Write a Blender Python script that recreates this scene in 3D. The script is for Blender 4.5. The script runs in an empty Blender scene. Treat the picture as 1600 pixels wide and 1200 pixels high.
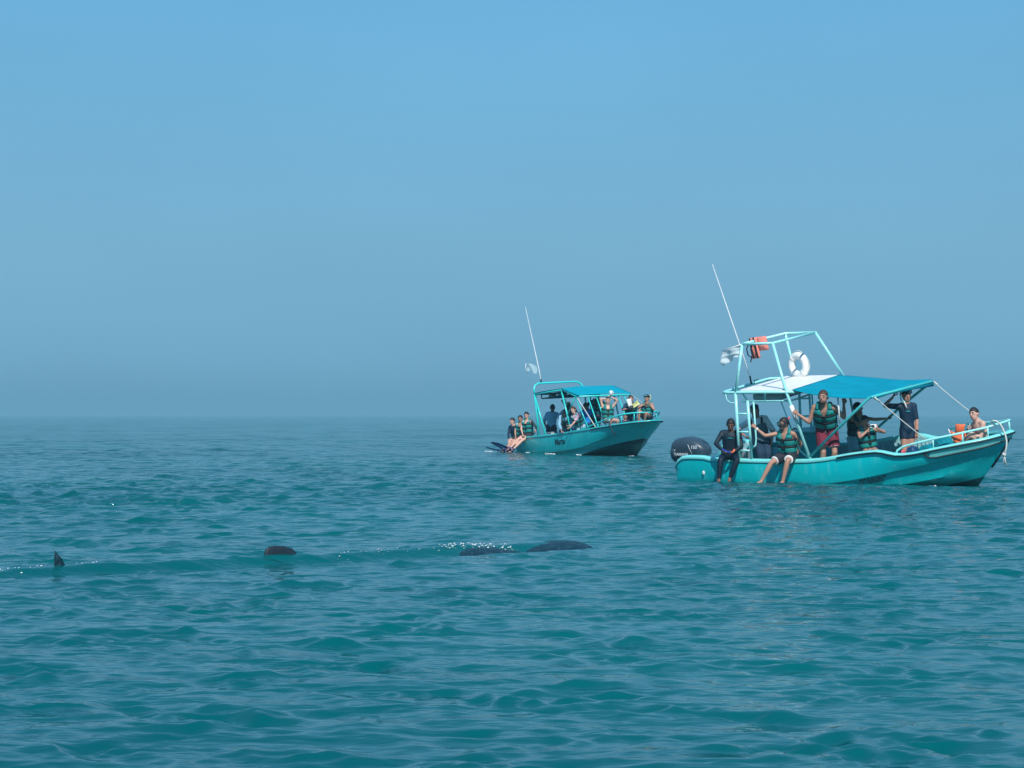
import bpy, bmesh, math, random
import numpy as np
from mathutils import Vector, Matrix, Euler
from mathutils.bvhtree import BVHTree
random.seed(7)
R = math.radians
scene = bpy.context.scene
COL = scene.collection

# ------------------------------------------------------------------ camera
cam_data = bpy.data.cameras.new('camera')
cam = bpy.data.objects.new('camera', cam_data)
COL.objects.link(cam)
CAM_H = 1.35
cam.location = (0, 0, CAM_H)
cam.rotation_euler = (R(90) + math.atan(48 / 2986.), 0, 0)
cam_data.sensor_width = 36
cam_data.lens = 36 * 2986. / 1600.
cam_data.clip_start = 0.1
cam_data.clip_end = 20000
scene.camera = cam

# ------------------------------------------------------------------ light
SUN = Vector((0.08, -0.72, 0.68)).normalized()          # direction towards the sun
SKY_POW = 0.15; SKY_STR = 0.75
world = bpy.data.worlds.new('World')
scene.world = world
world.use_nodes = True
nt = world.node_tree
nt.nodes.clear()
sky = nt.nodes.new('ShaderNodeTexSky')
sky.sky_type = 'NISHITA'
sky.sun_disc = False
sky.sun_elevation = math.asin(SUN.z)
sky.sun_rotation = math.atan2(SUN.x, SUN.y)
sky.altitude = 0
sky.air_density = 1.6
sky.dust_density = 0.6
sky.ozone_density = 3.0
# hazy summer sky: the Nishita brightness is evened out by the haze and its hue is a clean blue
bw = nt.nodes.new('ShaderNodeRGBToBW')
nt.links.new(sky.outputs[0], bw.inputs[0])
pw = nt.nodes.new('ShaderNodeMath'); pw.operation = 'POWER'; pw.inputs[1].default_value = SKY_POW
nt.links.new(bw.outputs[0], pw.inputs[0])
tcw = nt.nodes.new('ShaderNodeTexCoord')
sx = nt.nodes.new('ShaderNodeSeparateXYZ'); nt.links.new(tcw.outputs['Generated'], sx.inputs[0])
ramp = nt.nodes.new('ShaderNodeValToRGB')
nt.links.new(sx.outputs[2], ramp.inputs[0])
ramp.color_ramp.elements[0].position = 0.0; ramp.color_ramp.elements[0].color = (0.132, 0.335, 0.495, 1)
ramp.color_ramp.elements[1].position = 1.0; ramp.color_ramp.elements[1].color = (0.07, 0.30, 0.64, 1)
for p_, c_ in ((0.030, (0.172, 0.395, 0.575, 1)), (0.085, (0.190, 0.430, 0.625, 1)), (0.15, (0.178, 0.450, 0.690, 1)), (0.21, (0.162, 0.460, 0.745, 1)), (0.32, (0.125, 0.42, 0.71, 1))):
    e_ = ramp.color_ramp.elements.new(p_); e_.color = c_
tint = nt.nodes.new('ShaderNodeVectorMath'); tint.operation = 'SCALE'
hn = nt.nodes.new('ShaderNodeTexNoise'); hn.inputs['Scale'].default_value = 3.5; hn.inputs['Detail'].default_value = 4      # uneven haze
hm = nt.nodes.new('ShaderNodeMapping'); hm.inputs['Scale'].default_value = (1, 1, 2.2)
nt.links.new(tcw.outputs['Generated'], hm.inputs[0]); nt.links.new(hm.outputs[0], hn.inputs['Vector'])
hr = nt.nodes.new('ShaderNodeMapRange'); hr.inputs[1].default_value = .3; hr.inputs[2].default_value = .7; hr.inputs[3].default_value = .965; hr.inputs[4].default_value = 1.035
nt.links.new(hn.outputs[0], hr.inputs[0])
hx = nt.nodes.new('ShaderNodeMath'); hx.operation = 'MULTIPLY'; nt.links.new(hr.outputs[0], hx.inputs[0]); nt.links.new(pw.outputs[0], hx.inputs[1])
nt.links.new(ramp.outputs[0], tint.inputs[0]); nt.links.new(hx.outputs[0], tint.inputs['Scale'])
bg = nt.nodes.new('ShaderNodeBackground')
bg.inputs[1].default_value = SKY_STR
nt.links.new(tint.outputs[0], bg.inputs[0])
wo = nt.nodes.new('ShaderNodeOutputWorld')
nt.links.new(bg.outputs[0], wo.inputs[0])

sun_data = bpy.data.lights.new('sun', 'SUN')
sun_data.energy = 4.6
sun_data.angle = R(0.6)
sun_data.color = (1.0, 0.96, 0.90)
sun = bpy.data.objects.new('sun', sun_data)
COL.objects.link(sun)
sun.rotation_euler = SUN.to_track_quat('Z', 'Y').to_euler()

scene.view_settings.view_transform = 'Standard'
scene.view_settings.look = 'None'
scene.view_settings.exposure = 0
scene.view_settings.gamma = 1
scene.view_settings.use_curve_mapping = False
scene.render.engine = 'CYCLES'
scene.cycles.volume_bounces = 1
scene.cycles.max_bounces = 6
scene.cycles.use_denoising = True

# ------------------------------------------------------------------ materials
def mat(name, color, rough=0.5, metal=0.0, spec=0.5, noise=0.0, nscale=8.0, bump=0.0, bscale=60.0,
        coat=0.0, alpha=1.0, dirt=None, dscale=3.0, damount=0.5, island=0.0):
    m = bpy.data.materials.new(name)
    m.use_nodes = True
    n = m.node_tree.nodes; l = m.node_tree.links
    b = n['Principled BSDF']
    b.inputs['Base Color'].default_value = (*color, 1)
    b.inputs['Roughness'].default_value = rough
    b.inputs['Metallic'].default_value = metal
    b.inputs['Specular IOR Level'].default_value = spec
    b.inputs['Coat Weight'].default_value = coat
    b.inputs['Alpha'].default_value = alpha
    tc = n.new('ShaderNodeTexCoord')
    if noise > 0:
        t = n.new('ShaderNodeTexNoise'); t.inputs['Scale'].default_value = nscale; t.inputs['Detail'].default_value = 5
        l.new(tc.outputs['Object'], t.inputs['Vector'])
        mr = n.new('ShaderNodeMapRange')
        mr.inputs[1].default_value = 0.3; mr.inputs[2].default_value = 0.7
        mr.inputs[3].default_value = 1 - noise; mr.inputs[4].default_value = 1 + noise
        l.new(t.outputs[0], mr.inputs[0])
        hs = n.new('ShaderNodeHueSaturation'); hs.inputs['Color'].default_value = (*color, 1)
        l.new(mr.outputs[0], hs.inputs['Value'])
        out = hs.outputs[0]
        if dirt:
            t2 = n.new('ShaderNodeTexNoise'); t2.inputs['Scale'].default_value = dscale; t2.inputs['Detail'].default_value = 8
            t2.inputs['Roughness'].default_value = 0.65
            l.new(tc.outputs['Object'], t2.inputs['Vector'])
            r2 = n.new('ShaderNodeMapRange'); r2.inputs[1].default_value = 0.55; r2.inputs[2].default_value = 0.75
            r2.inputs[3].default_value = 0; r2.inputs[4].default_value = damount
            l.new(t2.outputs[0], r2.inputs[0])
            mx = n.new('ShaderNodeMix'); mx.data_type = 'RGBA'
            l.new(r2.outputs[0], mx.inputs[0]); l.new(out, mx.inputs[6]); mx.inputs[7].default_value = (*dirt, 1)
            out = mx.outputs[2]
        l.new(out, b.inputs['Base Color'])
    if bump > 0:
        t = n.new('ShaderNodeTexNoise'); t.inputs['Scale'].default_value = bscale; t.inputs['Detail'].default_value = 3
        l.new(tc.outputs['Object'], t.inputs['Vector'])
        bp = n.new('ShaderNodeBump'); bp.inputs['Strength'].default_value = 0.6; bp.inputs['Distance'].default_value = bump
        l.new(t.outputs[0], bp.inputs['Height']); l.new(bp.outputs[0], b.inputs['Normal'])
    return m

# sea: dark teal water body under a wind-rippled glossy surface
def water_material():
    m = bpy.data.materials.new('sea_water'); m.use_nodes = True
    n = m.node_tree.nodes; l = m.node_tree.links
    b = n['Principled BSDF']
    b.inputs['IOR'].default_value = 1.33
    b.inputs['Specular Tint'].default_value = (0.80, 0.98, 1.0, 1)
    b.inputs['Roughness'].default_value = 0.07
    geo = n.new('ShaderNodeNewGeometry')
    big = n.new('ShaderNodeTexNoise'); big.inputs['Scale'].default_value = 0.07; big.inputs['Detail'].default_value = 4
    l.new(geo.outputs['Position'], big.inputs['Vector'])
    mx = n.new('ShaderNodeMix'); mx.data_type = 'RGBA'
    mx.inputs[6].default_value = WATER_A; mx.inputs[7].default_value = WATER_B
    mr0 = n.new('ShaderNodeMapRange'); mr0.inputs[1].default_value = 0.35; mr0.inputs[2].default_value = 0.65
    l.new(big.outputs[0], mr0.inputs[0]); l.new(mr0.outputs[0], mx.inputs[0])
    l.new(mx.outputs[2], b.inputs['Base Color'])
    # ripples, three sizes
    def ripple(scale, sx, sy, det):
        mp = n.new('ShaderNodeMapping'); mp.inputs['Scale'].default_value = (sx, sy, 1); mp.inputs['Rotation'].default_value = (0, 0, R(6 + 7 * det))
        t = n.new('ShaderNodeTexNoise'); t.inputs['Scale'].default_value = scale; t.inputs['Detail'].default_value = det
        t.inputs['Roughness'].default_value = 0.5
        l.new(geo.outputs['Position'], mp.inputs[0]); l.new(mp.outputs[0], t.inputs['Vector'])
        return t.outputs[0]
    b1 = n.new('ShaderNodeBump'); b1.inputs['Strength'].default_value = 1; b1.inputs['Distance'].default_value = RIP1
    l.new(ripple(7.0, 0.6, 1.3, 2), b1.inputs['Height'])
    b2 = n.new('ShaderNodeBump'); b2.inputs['Strength'].default_value = 1
    fa = n.new('ShaderNodeAttribute'); fa.attribute_name = 'fine_relief'
    fm = n.new('ShaderNodeMath'); fm.operation = 'MULTIPLY_ADD'; fm.inputs[1].default_value = RIPF; fm.inputs[2].default_value = RIP2
    l.new(fa.outputs['Fac'], fm.inputs[0]); l.new(fm.outputs[0], b2.inputs['Distance'])
    l.new(ripple(1.7, 0.55, 1.4, 4), b2.inputs['Height']); l.new(b1.outputs[0], b2.inputs['Normal'])
    l.new(b2.outputs[0], b.inputs['Normal'])
    return m
WATER_A = (0.0, 0.074, 0.086, 1); WATER_B = (0.0, 0.104, 0.110, 1)
RIP1 = 0.004; RIP2 = 0.045; RIPF = 1.15
M_WATER = water_material()

# ------------------------------------------------------------------ object helpers
def link(name, me, m=None, parent=None, smooth=True):
    o = bpy.data.objects.new(name, me)
    COL.objects.link(o)
    if m is not None:
        for q in (m if isinstance(m, (list, tuple)) else [m]):
            me.materials.append(q)
    if smooth:
        me.polygons.foreach_set('use_smooth', [True] * len(me.polygons))
    if parent is not None:
        o.parent = parent
    return o

def tag(o, label=None, cat=None, group=None, kind=None):
    if label: o['label'] = label
    if cat: o['category'] = cat
    if group: o['group'] = group
    if kind: o['kind'] = kind
    return o

# ------------------------------------------------------------------ where the boats float
def boat_matrix(o, yaw, trim, roll):
    return Matrix.Translation(o) @ Euler((0, 0, R(yaw))).to_matrix().to_4x4() @ Euler((0, R(-trim), 0)).to_matrix().to_4x4() @ Euler((R(roll), 0, 0)).to_matrix().to_4x4()
MA = boat_matrix((6.32, 37.6, 0.0), -36, 0.3, 9)
MB_ = boat_matrix((2.6, 65.5, 0.0), -63, 3.5, 3.0)

# ------------------------------------------------------------------ sea
SHARK_TAIL = np.array([-3.93, 16.7]); SHARK_HEAD = np.array([0.72, 19.9])
def build_sea():
    rng = np.random.default_rng(11)
    # radial rows: close together near the camera, wider with distance
    rs = [0.3]
    while rs[-1] < 5500:
        r = rs[-1]
        if r < 4: dr = 0.35
        elif r < 24: dr = 0.019 + 0.0013 * (r - 4)
        elif r < 90: dr = 0.045 + 0.0024 * (r - 24) + 0.00001 * (r - 24) ** 2
        else: dr = max(0.25, 0.0026 * r) * (1 + (r - 90) / 700.)
        rs.append(r + dr)
    rs = np.array(rs)
    half = R(17.0)
    a_in = np.linspace(-half, half, 430)
    a_out = half + (np.linspace(0, 1, 34)[1:] ** 1.6) * (math.pi - half)
    ang = np.concatenate([-a_out[::-1][:-1] if False else -a_out[::-1], a_in, a_out])
    ang = ang[1:]                                        # -pi and +pi coincide
    nr, na = len(rs), len(ang)
    rr, aa = np.meshgrid(rs, ang, indexing='ij')
    x = rr * np.sin(aa); y = rr * np.cos(aa)
    drr = np.gradient(rs)[:, None]
    dax = np.gradient(ang)[None, :] * rr
    cell = np.maximum(drr, 0.6 * dax)
    z = np.zeros_like(x); ox = np.zeros_like(x); oy = np.zeros_like(x); zs = np.zeros_like(x); xs = np.zeros_like(x); ys = np.zeros_like(x)
    nw = 170
    lam = np.exp(rng.uniform(math.log(0.09), math.log(3.2), nw))
    th = rng.normal(R(-95), R(38), nw)
    ph = rng.uniform(0, 2 * math.pi, nw)
    slope = 0.128 / math.sqrt(nw / 2.)
    # gusts: the chop is stronger in some patches than in others
    gust = 1 + 0.28 * np.sin(x * 0.21 + 1.3 + 0.9 * np.sin(y * 0.13)) * np.sin(y * 0.17 + 0.4 + 0.7 * np.sin(x * 0.11))
    off = np.clip((y - 13) / 16., 0, 1)                      # more wind on the water farther out
    chop = 1 + 1.25 * off
    lost = np.zeros_like(x); zm = np.zeros_like(x)
    for i in range(nw):
        k = 2 * math.pi / lam[i]
        w = np.clip((lam[i] / cell - 2.2) / 3.0, 0, 1)
        s = slope * float(np.interp(math.log(lam[i]), np.log([.11, .2, .4, .8, 1.4, 2.5, 5.5]), [1.3, 1.8, 1.45, .55, .24, .18, .15]))
        A = s / k
        p = k * (x * math.cos(th[i]) + y * math.sin(th[i])) + ph[i]
        A = A * w
        if .3 < lam[i] < 2.2: A = A * chop
        lost += (s * (1 - w)) ** 2
        q = A * 0.75 * np.sin(p)
        if lam[i] < 0.9:
            zs += A * np.cos(p); xs -= q * math.cos(th[i]); ys -= q * math.sin(th[i])
        elif lam[i] < 2.2:
            zm += A * np.cos(p)
        else:
            z += A * np.cos(p); ox -= q * math.cos(th[i]); oy -= q * math.sin(th[i])
    # wavelets come in short groups: steep little crests with smoother water between them
    env = np.zeros_like(x)
    for i in range(16):
        L = math.exp(rng.uniform(math.log(.30), math.log(1.7))); t = rng.uniform(0, math.pi); k = 2 * math.pi / L
        env += np.sin(k * (x * math.cos(t) * .6 + y * math.sin(t) * 1.3) + rng.uniform(0, 6.28)) * np.clip((L / cell - 2.2) / 3.0, 0, 1)
    env /= math.sqrt(8.)
    grp = gust * (0.60 + 0.62 * np.clip(env + .2, 0, 2.2))
    env2 = np.zeros_like(x)
    for i in range(16):
        L = math.exp(rng.uniform(math.log(1.1), math.log(7.0))); t = rng.uniform(0, math.pi); k = 2 * math.pi / L
        env2 += np.sin(k * (x * math.cos(t) * .6 + y * math.sin(t) * 1.2) + rng.uniform(0, 6.28)) * np.clip((L / cell - 2.2) / 3.0, 0, 1)
    env2 /= math.sqrt(8.)
    grp2 = gust * (1 + (0.35 + 0.80 * np.clip(env2 + .2, 0, 2.2) - 1) * off)
    fine = np.sqrt(lost) * (0.45 + 0.9 * np.clip(env2 + .3, 0, 2.5)) * gust      # slope left to the surface relief where the mesh is coarse
    z = z * gust + zm * grp2 + zs * grp; ox = ox * gust + xs * grp; oy = oy * gust + ys * grp
    # long low swell
    for L, t, A in ((18, -80, .05), (31, -105, .06), (11, -120, .025)):
        k = 2 * math.pi / L
        z += A * np.cos(k * (x * math.cos(R(t)) + y * math.sin(R(t))) + L) * np.clip((L / cell - 2.5) / 3, 0, 1)
    z *= SEA_AMP
    # the shark pushes up a low ridge of water along its back
    d = SHARK_HEAD - SHARK_TAIL; Ln = np.linalg.norm(d); d = d / Ln; nrm = np.array([-d[1], d[0]])
    s = (x - SHARK_TAIL[0]) * d[0] + (y - SHARK_TAIL[1]) * d[1]
    t = (x - SHARK_TAIL[0]) * nrm[0] + (y - SHARK_TAIL[1]) * nrm[1]
    along = np.clip((s + 1.2) / 1.0, 0, 1) * np.clip((Ln + 0.5 - s) / 0.8, 0, 1)
    calm = np.exp(-(t / 0.5) ** 2) * along
    z = z * (1 - 0.75 * calm); fine = fine * (1 - 0.6 * calm)
    z += along * (0.055 + 0.006 * np.clip((s - 2.2) / 2.5, 0, 1)) * np.exp(-((t + 0.03 * np.sin(s * 3)) / 0.12) ** 2) * (0.85 + 0.2 * np.sin(s * 5.1) * np.sin(s * 1.7 + 1))
    z -= along * 0.03 * np.exp(-((t + 0.28) / 0.13) ** 2)
    px = x + ox; py = y + oy
    # the hulls displace the water under them
    for M, (x0, x1, hb) in ((MA, (-2.75, 3.0, 0.78)), (MB_, (-2.4, 3.4, 0.78))):
        Mi = np.array(M.inverted())
        lx = Mi[0, 0] * px + Mi[0, 1] * py + Mi[0, 3]
        ly = Mi[1, 0] * px + Mi[1, 1] * py + Mi[1, 3]
        hbx = hb * np.clip((x1 - lx) / 1.6, 0, 1) ** 0.6
        inside = (lx > x0) & (lx < x1) & (np.abs(ly) < hbx)
        z = np.where(inside, np.minimum(z - 0.35, -0.35), z)
        near = np.exp(-np.maximum(0, np.abs(ly) - hb) ** 2 / 1.2) * (lx > x0 - 1) * (lx < x1 + 1)
        z = np.where(inside, z, z * (1 - 0.35 * near))
    co = np.stack([px, py, z], -1).reshape(-1, 3)
    i = np.arange(nr - 1)[:, None] * na + np.arange(na)[None, :]
    j = np.arange(nr - 1)[:, None] * na + (np.arange(na)[None, :] + 1) % na
    quads = np.stack([i, j, j + na, i + na], -1).reshape(-1, 4)
    me = bpy.data.meshes.new('sea')
    me.vertices.add(len(co)); me.vertices.foreach_set('co', co.astype(np.float32).ravel())
    me.loops.add(quads.size); me.loops.foreach_set('vertex_index', quads.astype(np.int32).ravel())
    me.polygons.add(len(quads)); me.polygons.foreach_set('loop_start', np.arange(0, quads.size, 4, dtype=np.int32))
    me.polygons.foreach_set('use_smooth', np.ones(len(quads), bool))
    me.update(calc_edges=True)
    if me.polygons[len(quads) // 2].normal.z < 0:
        me.flip_normals()
    at = me.attributes.new('fine_relief', 'FLOAT', 'POINT')
    at.data.foreach_set('value', fine.astype(np.float32).ravel())
    print('fine range', float(fine.min()), float(fine.max()))
    o = link('sea', me, M_WATER, smooth=False)
    tag(o, kind='structure')
    print('sea quads', len(quads))
    return o, (rs, ang, z)
SEA_AMP = 1.0
sea, SEA_GRID = build_sea()

def haze():
    me = bpy.data.meshes.new('haze')
    bm = bmesh.new(); bmesh.ops.create_cube(bm, size=1)
    X, Y = 12400, 12400
    for v in bm.verts:
        v.co = (v.co.x * X, v.co.y * Y, -1.6 if v.co.z < 0 else 7.4)
    bm.to_mesh(me); bm.free()
    m = bpy.data.materials.new('haze'); m.use_nodes = True
    n = m.node_tree.nodes; n.clear()
    v = n.new('ShaderNodeVolumePrincipled'); out = n.new('ShaderNodeOutputMaterial')
    v.inputs['Color'].default_value = HAZE_COL
    v.inputs['Density'].default_value = HAZE_DEN
    v.inputs['Anisotropy'].default_value = 0.0
    m.node_tree.links.new(v.outputs[0], out.inputs['Volume'])
    o = link('haze', me, m, smooth=False)
    tag(o, kind='stuff')
HAZE_COL = (0.32, 0.60, 0.72, 1); HAZE_DEN = 0.0007
haze()

# ------------------------------------------------------------------ shape helpers
V = Vector
class MBx:
    """collects simple shapes and links them as one mesh object"""
    def __init__(s): s.bm = bmesh.new()
    def ring_tube(s, rings, cap=True, mi=0, closed=False):
        vs = [[s.bm.verts.new(p) for p in r] for r in rings]
        n = len(vs[0])
        m = len(vs)
        for i in range(m if closed else m - 1):
            a, b = vs[i], vs[(i + 1) % m]
            for j in range(n):
                f = s.bm.faces.new((a[j], a[(j + 1) % n], b[(j + 1) % n], b[j])); f.material_index = mi; f.smooth = True
        if cap and not closed:
            f = s.bm.faces.new(vs[0][::-1]); f.material_index = mi
            f = s.bm.faces.new(vs[-1]); f.material_index = mi
        return vs
    def tube(s, pts, r, n=8, mi=0, closed=False, flat=1.0, up=None):
        pts = [V(p) for p in pts]
        m = len(pts)
        rr = r if isinstance(r, (list, tuple)) else [r] * m
        rings = []
        prev = None
        for i, p in enumerate(pts):
            if closed: d = pts[(i + 1) % m] - pts[i - 1]
            else: d = pts[min(i + 1, m - 1)] - pts[max(i - 1, 0)]
            d.normalize()
            if prev is None:
                a = V(up) if up else (V((0, 0, 1)) if abs(d.z) < .9 else V((1, 0, 0)))
            else: a = prev
            x = (a - d * a.dot(d)).normalized(); prev = x
            y = d.cross(x)
            rings.append([p + (x * math.cos(t) + y * math.sin(t) * flat) * rr[i] for t in [2 * math.pi * k / n for k in range(n)]])
        s.ring_tube(rings, True, mi, closed)
        return s
    def box(s, c, size, rot=None, mi=0, bev=0.0):
        c = V(c); sx, sy, sz = [q / 2 for q in size]
        M = rot if rot is not None else Matrix.Identity(3)
        g = bmesh.ops.create_cube(s.bm, size=1)
        for v in g['verts']:
            v.co = c + M @ V((v.co.x * size[0], v.co.y * size[1], v.co.z * size[2]))
        fs = set(f for v in g['verts'] for f in v.link_faces)
        for f in fs: f.material_index = mi
        if bev > 0:
            es = list(set(e for v in g['verts'] for e in v.link_edges))
            bmesh.ops.bevel(s.bm, geom=es, offset=bev, segments=2, affect='EDGES', profile=0.6)
        return s
    def ell(s, c, rad, axes=None, mi=0, sub=2):
        g = bmesh.ops.create_icosphere(s.bm, subdivisions=sub, radius=1)
        A = axes if axes is not None else Matrix.Identity(3)
        for v in g['verts']:
            v.co = V(c) + A @ V((v.co.x * rad[0], v.co.y * rad[1], v.co.z * rad[2]))
        for f in set(f for v in g['verts'] for f in v.link_faces): f.material_index = mi; f.smooth = True
        return s
    def grid(s, rows, mi=0, flip=False, wrap=False):
        vs = [[s.bm.verts.new(p) for p in r] for r in rows]
        for i in range(len(vs) - 1):
            n = len(vs[i])
            for j in range(n if wrap else n - 1):
                q = (vs[i][j], vs[i][(j + 1) % n], vs[i + 1][(j + 1) % n], vs[i + 1][j])
                try:
                    f = s.bm.faces.new(q[::-1] if flip else q); f.material_index = mi; f.smooth = True
                except ValueError: pass
        return vs
    def sheet(s, rows, th, mi=0):
        """a closed slab made of a grid of points with a thickness along the grid's normal"""
        n, m = len(rows), len(rows[0])
        P = [[V(p) for p in r] for r in rows]
        N = []
        for i in range(n):
            N.append([])
            for j in range(m):
                a = P[min(i + 1, n - 1)][j] - P[max(i - 1, 0)][j]; b = P[i][min(j + 1, m - 1)] - P[i][max(j - 1, 0)]
                N[-1].append(a.cross(b).normalized() if a.cross(b).length > 1e-9 else V((0, 0, 1)))
        def t(i, j): return th(i, j) if callable(th) else th
        top = [[s.bm.verts.new(P[i][j] + N[i][j] * t(i, j) * .5) for j in range(m)] for i in range(n)]
        bot = [[s.bm.verts.new(P[i][j] - N[i][j] * t(i, j) * .5) for j in range(m)] for i in range(n)]
        def F(*q):
            f = s.bm.faces.new(q); f.material_index = mi; f.smooth = True
        for i in range(n - 1):
            for j in range(m - 1):
                F(top[i][j], top[i + 1][j], top[i + 1][j + 1], top[i][j + 1])
                F(bot[i][j], bot[i][j + 1], bot[i + 1][j + 1], bot[i + 1][j])
        for i in range(n - 1):
            F(top[i][0], bot[i][0], bot[i + 1][0], top[i + 1][0]); F(top[i][m - 1], top[i + 1][m - 1], bot[i + 1][m - 1], bot[i][m - 1])
        for j in range(m - 1):
            F(top[0][j], top[0][j + 1], bot[0][j + 1], bot[0][j]); F(top[n - 1][j], bot[n - 1][j], bot[n - 1][j + 1], top[n - 1][j + 1])
        return s
    def build(s, name, m, parent=None, smooth=None, normals=True):
        if normals: bmesh.ops.recalc_face_normals(s.bm, faces=s.bm.faces)
        me = bpy.data.meshes.new(name); s.bm.to_mesh(me); s.bm.free()
        o = bpy.data.objects.new(name, me); COL.objects.link(o)
        for q in (m if isinstance(m, (list, tuple)) else [m]): me.materials.append(q)
        if smooth is not None: me.polygons.foreach_set('use_smooth', [smooth] * len(me.polygons))
        if parent is not None: o.parent = parent
        return o

def crom(P, n):
    """Catmull-Rom curve through control points, resampled to n points evenly along its length"""
    P = [V(p) for p in P]
    Q = [P[0] * 2 - P[1]] + P + [P[-1] * 2 - P[-2]]
    out = []
    for i in range(1, len(Q) - 2):
        for k in range(16):
            t = k / 16
            a, b, c, d = Q[i - 1], Q[i], Q[i + 1], Q[i + 2]
            out.append(0.5 * ((2 * b) + (c - a) * t + (2 * a - 5 * b + 4 * c - d) * t * t + (3 * b - a - 3 * c + d) * t ** 3))
    out.append(P[-1])
    L = [0]
    for i in range(1, len(out)): L.append(L[-1] + (out[i] - out[i - 1]).length)
    res = []; k = 0
    for i in range(n):
        s = L[-1] * i / (n - 1)
        while k < len(L) - 2 and L[k + 1] < s: k += 1
        t = (s - L[k]) / max(1e-9, L[k + 1] - L[k])
        res.append(out[k].lerp(out[k + 1], t))
    return res

def root(name, M, label, cat, group=None):
    o = bpy.data.objects.new(name, None); COL.objects.link(o)
    o.empty_display_size = 0.2
    o.matrix_world = M
    tag(o, label, cat, group)
    return o

def text_mesh(txt, size, ext=0.004, shear=0.0):
    cu = bpy.data.curves.new('lettering', 'FONT'); cu.body = txt; cu.size = size; cu.extrude = ext; cu.shear = shear
    cu.align_x = 'CENTER'; cu.resolution_u = 3
    cu.offset = size * 0.018
    o = bpy.data.objects.new('lettering', cu); COL.objects.link(o)
    dg = bpy.context.evaluated_depsgraph_get()
    me = bpy.data.meshes.new_from_object(o.evaluated_get(dg))
    bpy.data.objects.remove(o); bpy.data.curves.remove(cu)
    return me

# ------------------------------------------------------------------ materials of the boats
def hull_material(name, col, foot, foot2, slope, x0):
    """worn gelcoat, with dark bottom paint below a slanting line (in the boat's own coordinates)"""
    m = mat(name, col, rough=0.32, spec=0.5, noise=0.10, nscale=1.3, coat=0.3, dirt=(col[0] + .05, col[1] * .72, col[2] * .70), dscale=2.2, damount=0.55, bump=0.004, bscale=5)
    n = m.node_tree.nodes; l = m.node_tree.links
    b = n['Principled BSDF']
    src = b.inputs['Base Color'].links[0].from_socket
    tc = n.new('ShaderNodeTexCoord'); sp = n.new('ShaderNodeSeparateXYZ'); l.new(tc.outputs['Object'], sp.inputs[0])
    # streaks running down the side and scuffs, pale and dark
    mp = n.new('ShaderNodeMapping'); mp.inputs['Scale'].default_value = (9, 9, 1.1); l.new(tc.outputs['Object'], mp.inputs[0])
    st = n.new('ShaderNodeTexNoise'); st.inputs['Scale'].default_value = 1.5; st.inputs['Detail'].default_value = 6; l.new(mp.outputs[0], st.inputs['Vector'])
    sr = n.new('ShaderNodeMapRange'); sr.inputs[1].default_value = .55; sr.inputs[2].default_value = .8; sr.inputs[3].default_value = 0; sr.inputs[4].default_value = .7; l.new(st.outputs[0], sr.inputs[0])
    m1 = n.new('ShaderNodeMix'); m1.data_type = 'RGBA'; l.new(sr.outputs[0], m1.inputs[0]); l.new(src, m1.inputs[6]); m1.inputs[7].default_value = (col[0] + .10, col[1] * 1.25, col[2] * 1.2, 1)
    sc = n.new('ShaderNodeTexNoise'); sc.inputs['Scale'].default_value = 3.3; sc.inputs['Detail'].default_value = 9; sc.inputs['Roughness'].default_value = .75; l.new(tc.outputs['Object'], sc.inputs['Vector'])
    s2 = n.new('ShaderNodeMapRange'); s2.inputs[1].default_value = .63; s2.inputs[2].default_value = .69; s2.inputs[3].default_value = 0; s2.inputs[4].default_value = .7; l.new(sc.outputs[0], s2.inputs[0])
    m2 = n.new('ShaderNodeMix'); m2.data_type = 'RGBA'; l.new(s2.outputs[0], m2.inputs[0]); l.new(m1.outputs[2], m2.inputs[6]); m2.inputs[7].default_value = (.25, .62, .62, 1)
    # bottom paint
    ma = n.new('ShaderNodeMath'); ma.operation = 'MULTIPLY_ADD'; ma.inputs[1].default_value = -slope; ma.inputs[2].default_value = slope * x0
    l.new(sp.outputs[0], ma.inputs[0])
    ad = n.new('ShaderNodeMath'); ad.operation = 'ADD'; l.new(ma.outputs[0], ad.inputs[0]); l.new(sp.outputs[2], ad.inputs[1])
    ls = n.new('ShaderNodeMath'); ls.operation = 'LESS_THAN'; ls.inputs[1].default_value = 0; l.new(ad.outputs[0], ls.inputs[0])
    m3 = n.new('ShaderNodeMix'); m3.data_type = 'RGBA'; l.new(ls.outputs[0], m3.inputs[0]); l.new(m2.outputs[2], m3.inputs[6]); m3.inputs[7].default_value = (*foot, 1)
    # algae and grime band along the waterline
    gn = n.new('ShaderNodeTexNoise'); gn.inputs['Scale'].default_value = 4; gn.inputs['Detail'].default_value = 6; l.new(tc.outputs['Object'], gn.inputs['Vector'])
    gm = n.new('ShaderNodeMath'); gm.operation = 'MULTIPLY_ADD'; gm.inputs[1].default_value = .14; l.new(gn.outputs[0], gm.inputs[0]); l.new(sp.outputs[2], gm.inputs[2])
    gr = n.new('ShaderNodeMapRange'); gr.inputs[1].default_value = .33; gr.inputs[2].default_value = .24; gr.inputs[3].default_value = 0; gr.inputs[4].default_value = .4; l.new(gm.outputs[0], gr.inputs[0])
    m4 = n.new('ShaderNodeMix'); m4.data_type = 'RGBA'; l.new(gr.outputs[0], m4.inputs[0]); l.new(m3.outputs[2], m4.inputs[6]); m4.inputs[7].default_value = (.01, .14, .15, 1)
    l.new(m4.outputs[2], b.inputs['Base Color'])
    return m
M_HULL_A = hull_material('hull_gelcoat', (0.0, 0.52, 0.56), (.006, .018, .03), None, 0.19, 2.15)
M_HULL_B = hull_material('hull_gelcoat_far', (0.0, 0.50, 0.51), (.004, .03, .04), None, 0.13, 1.1)
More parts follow.
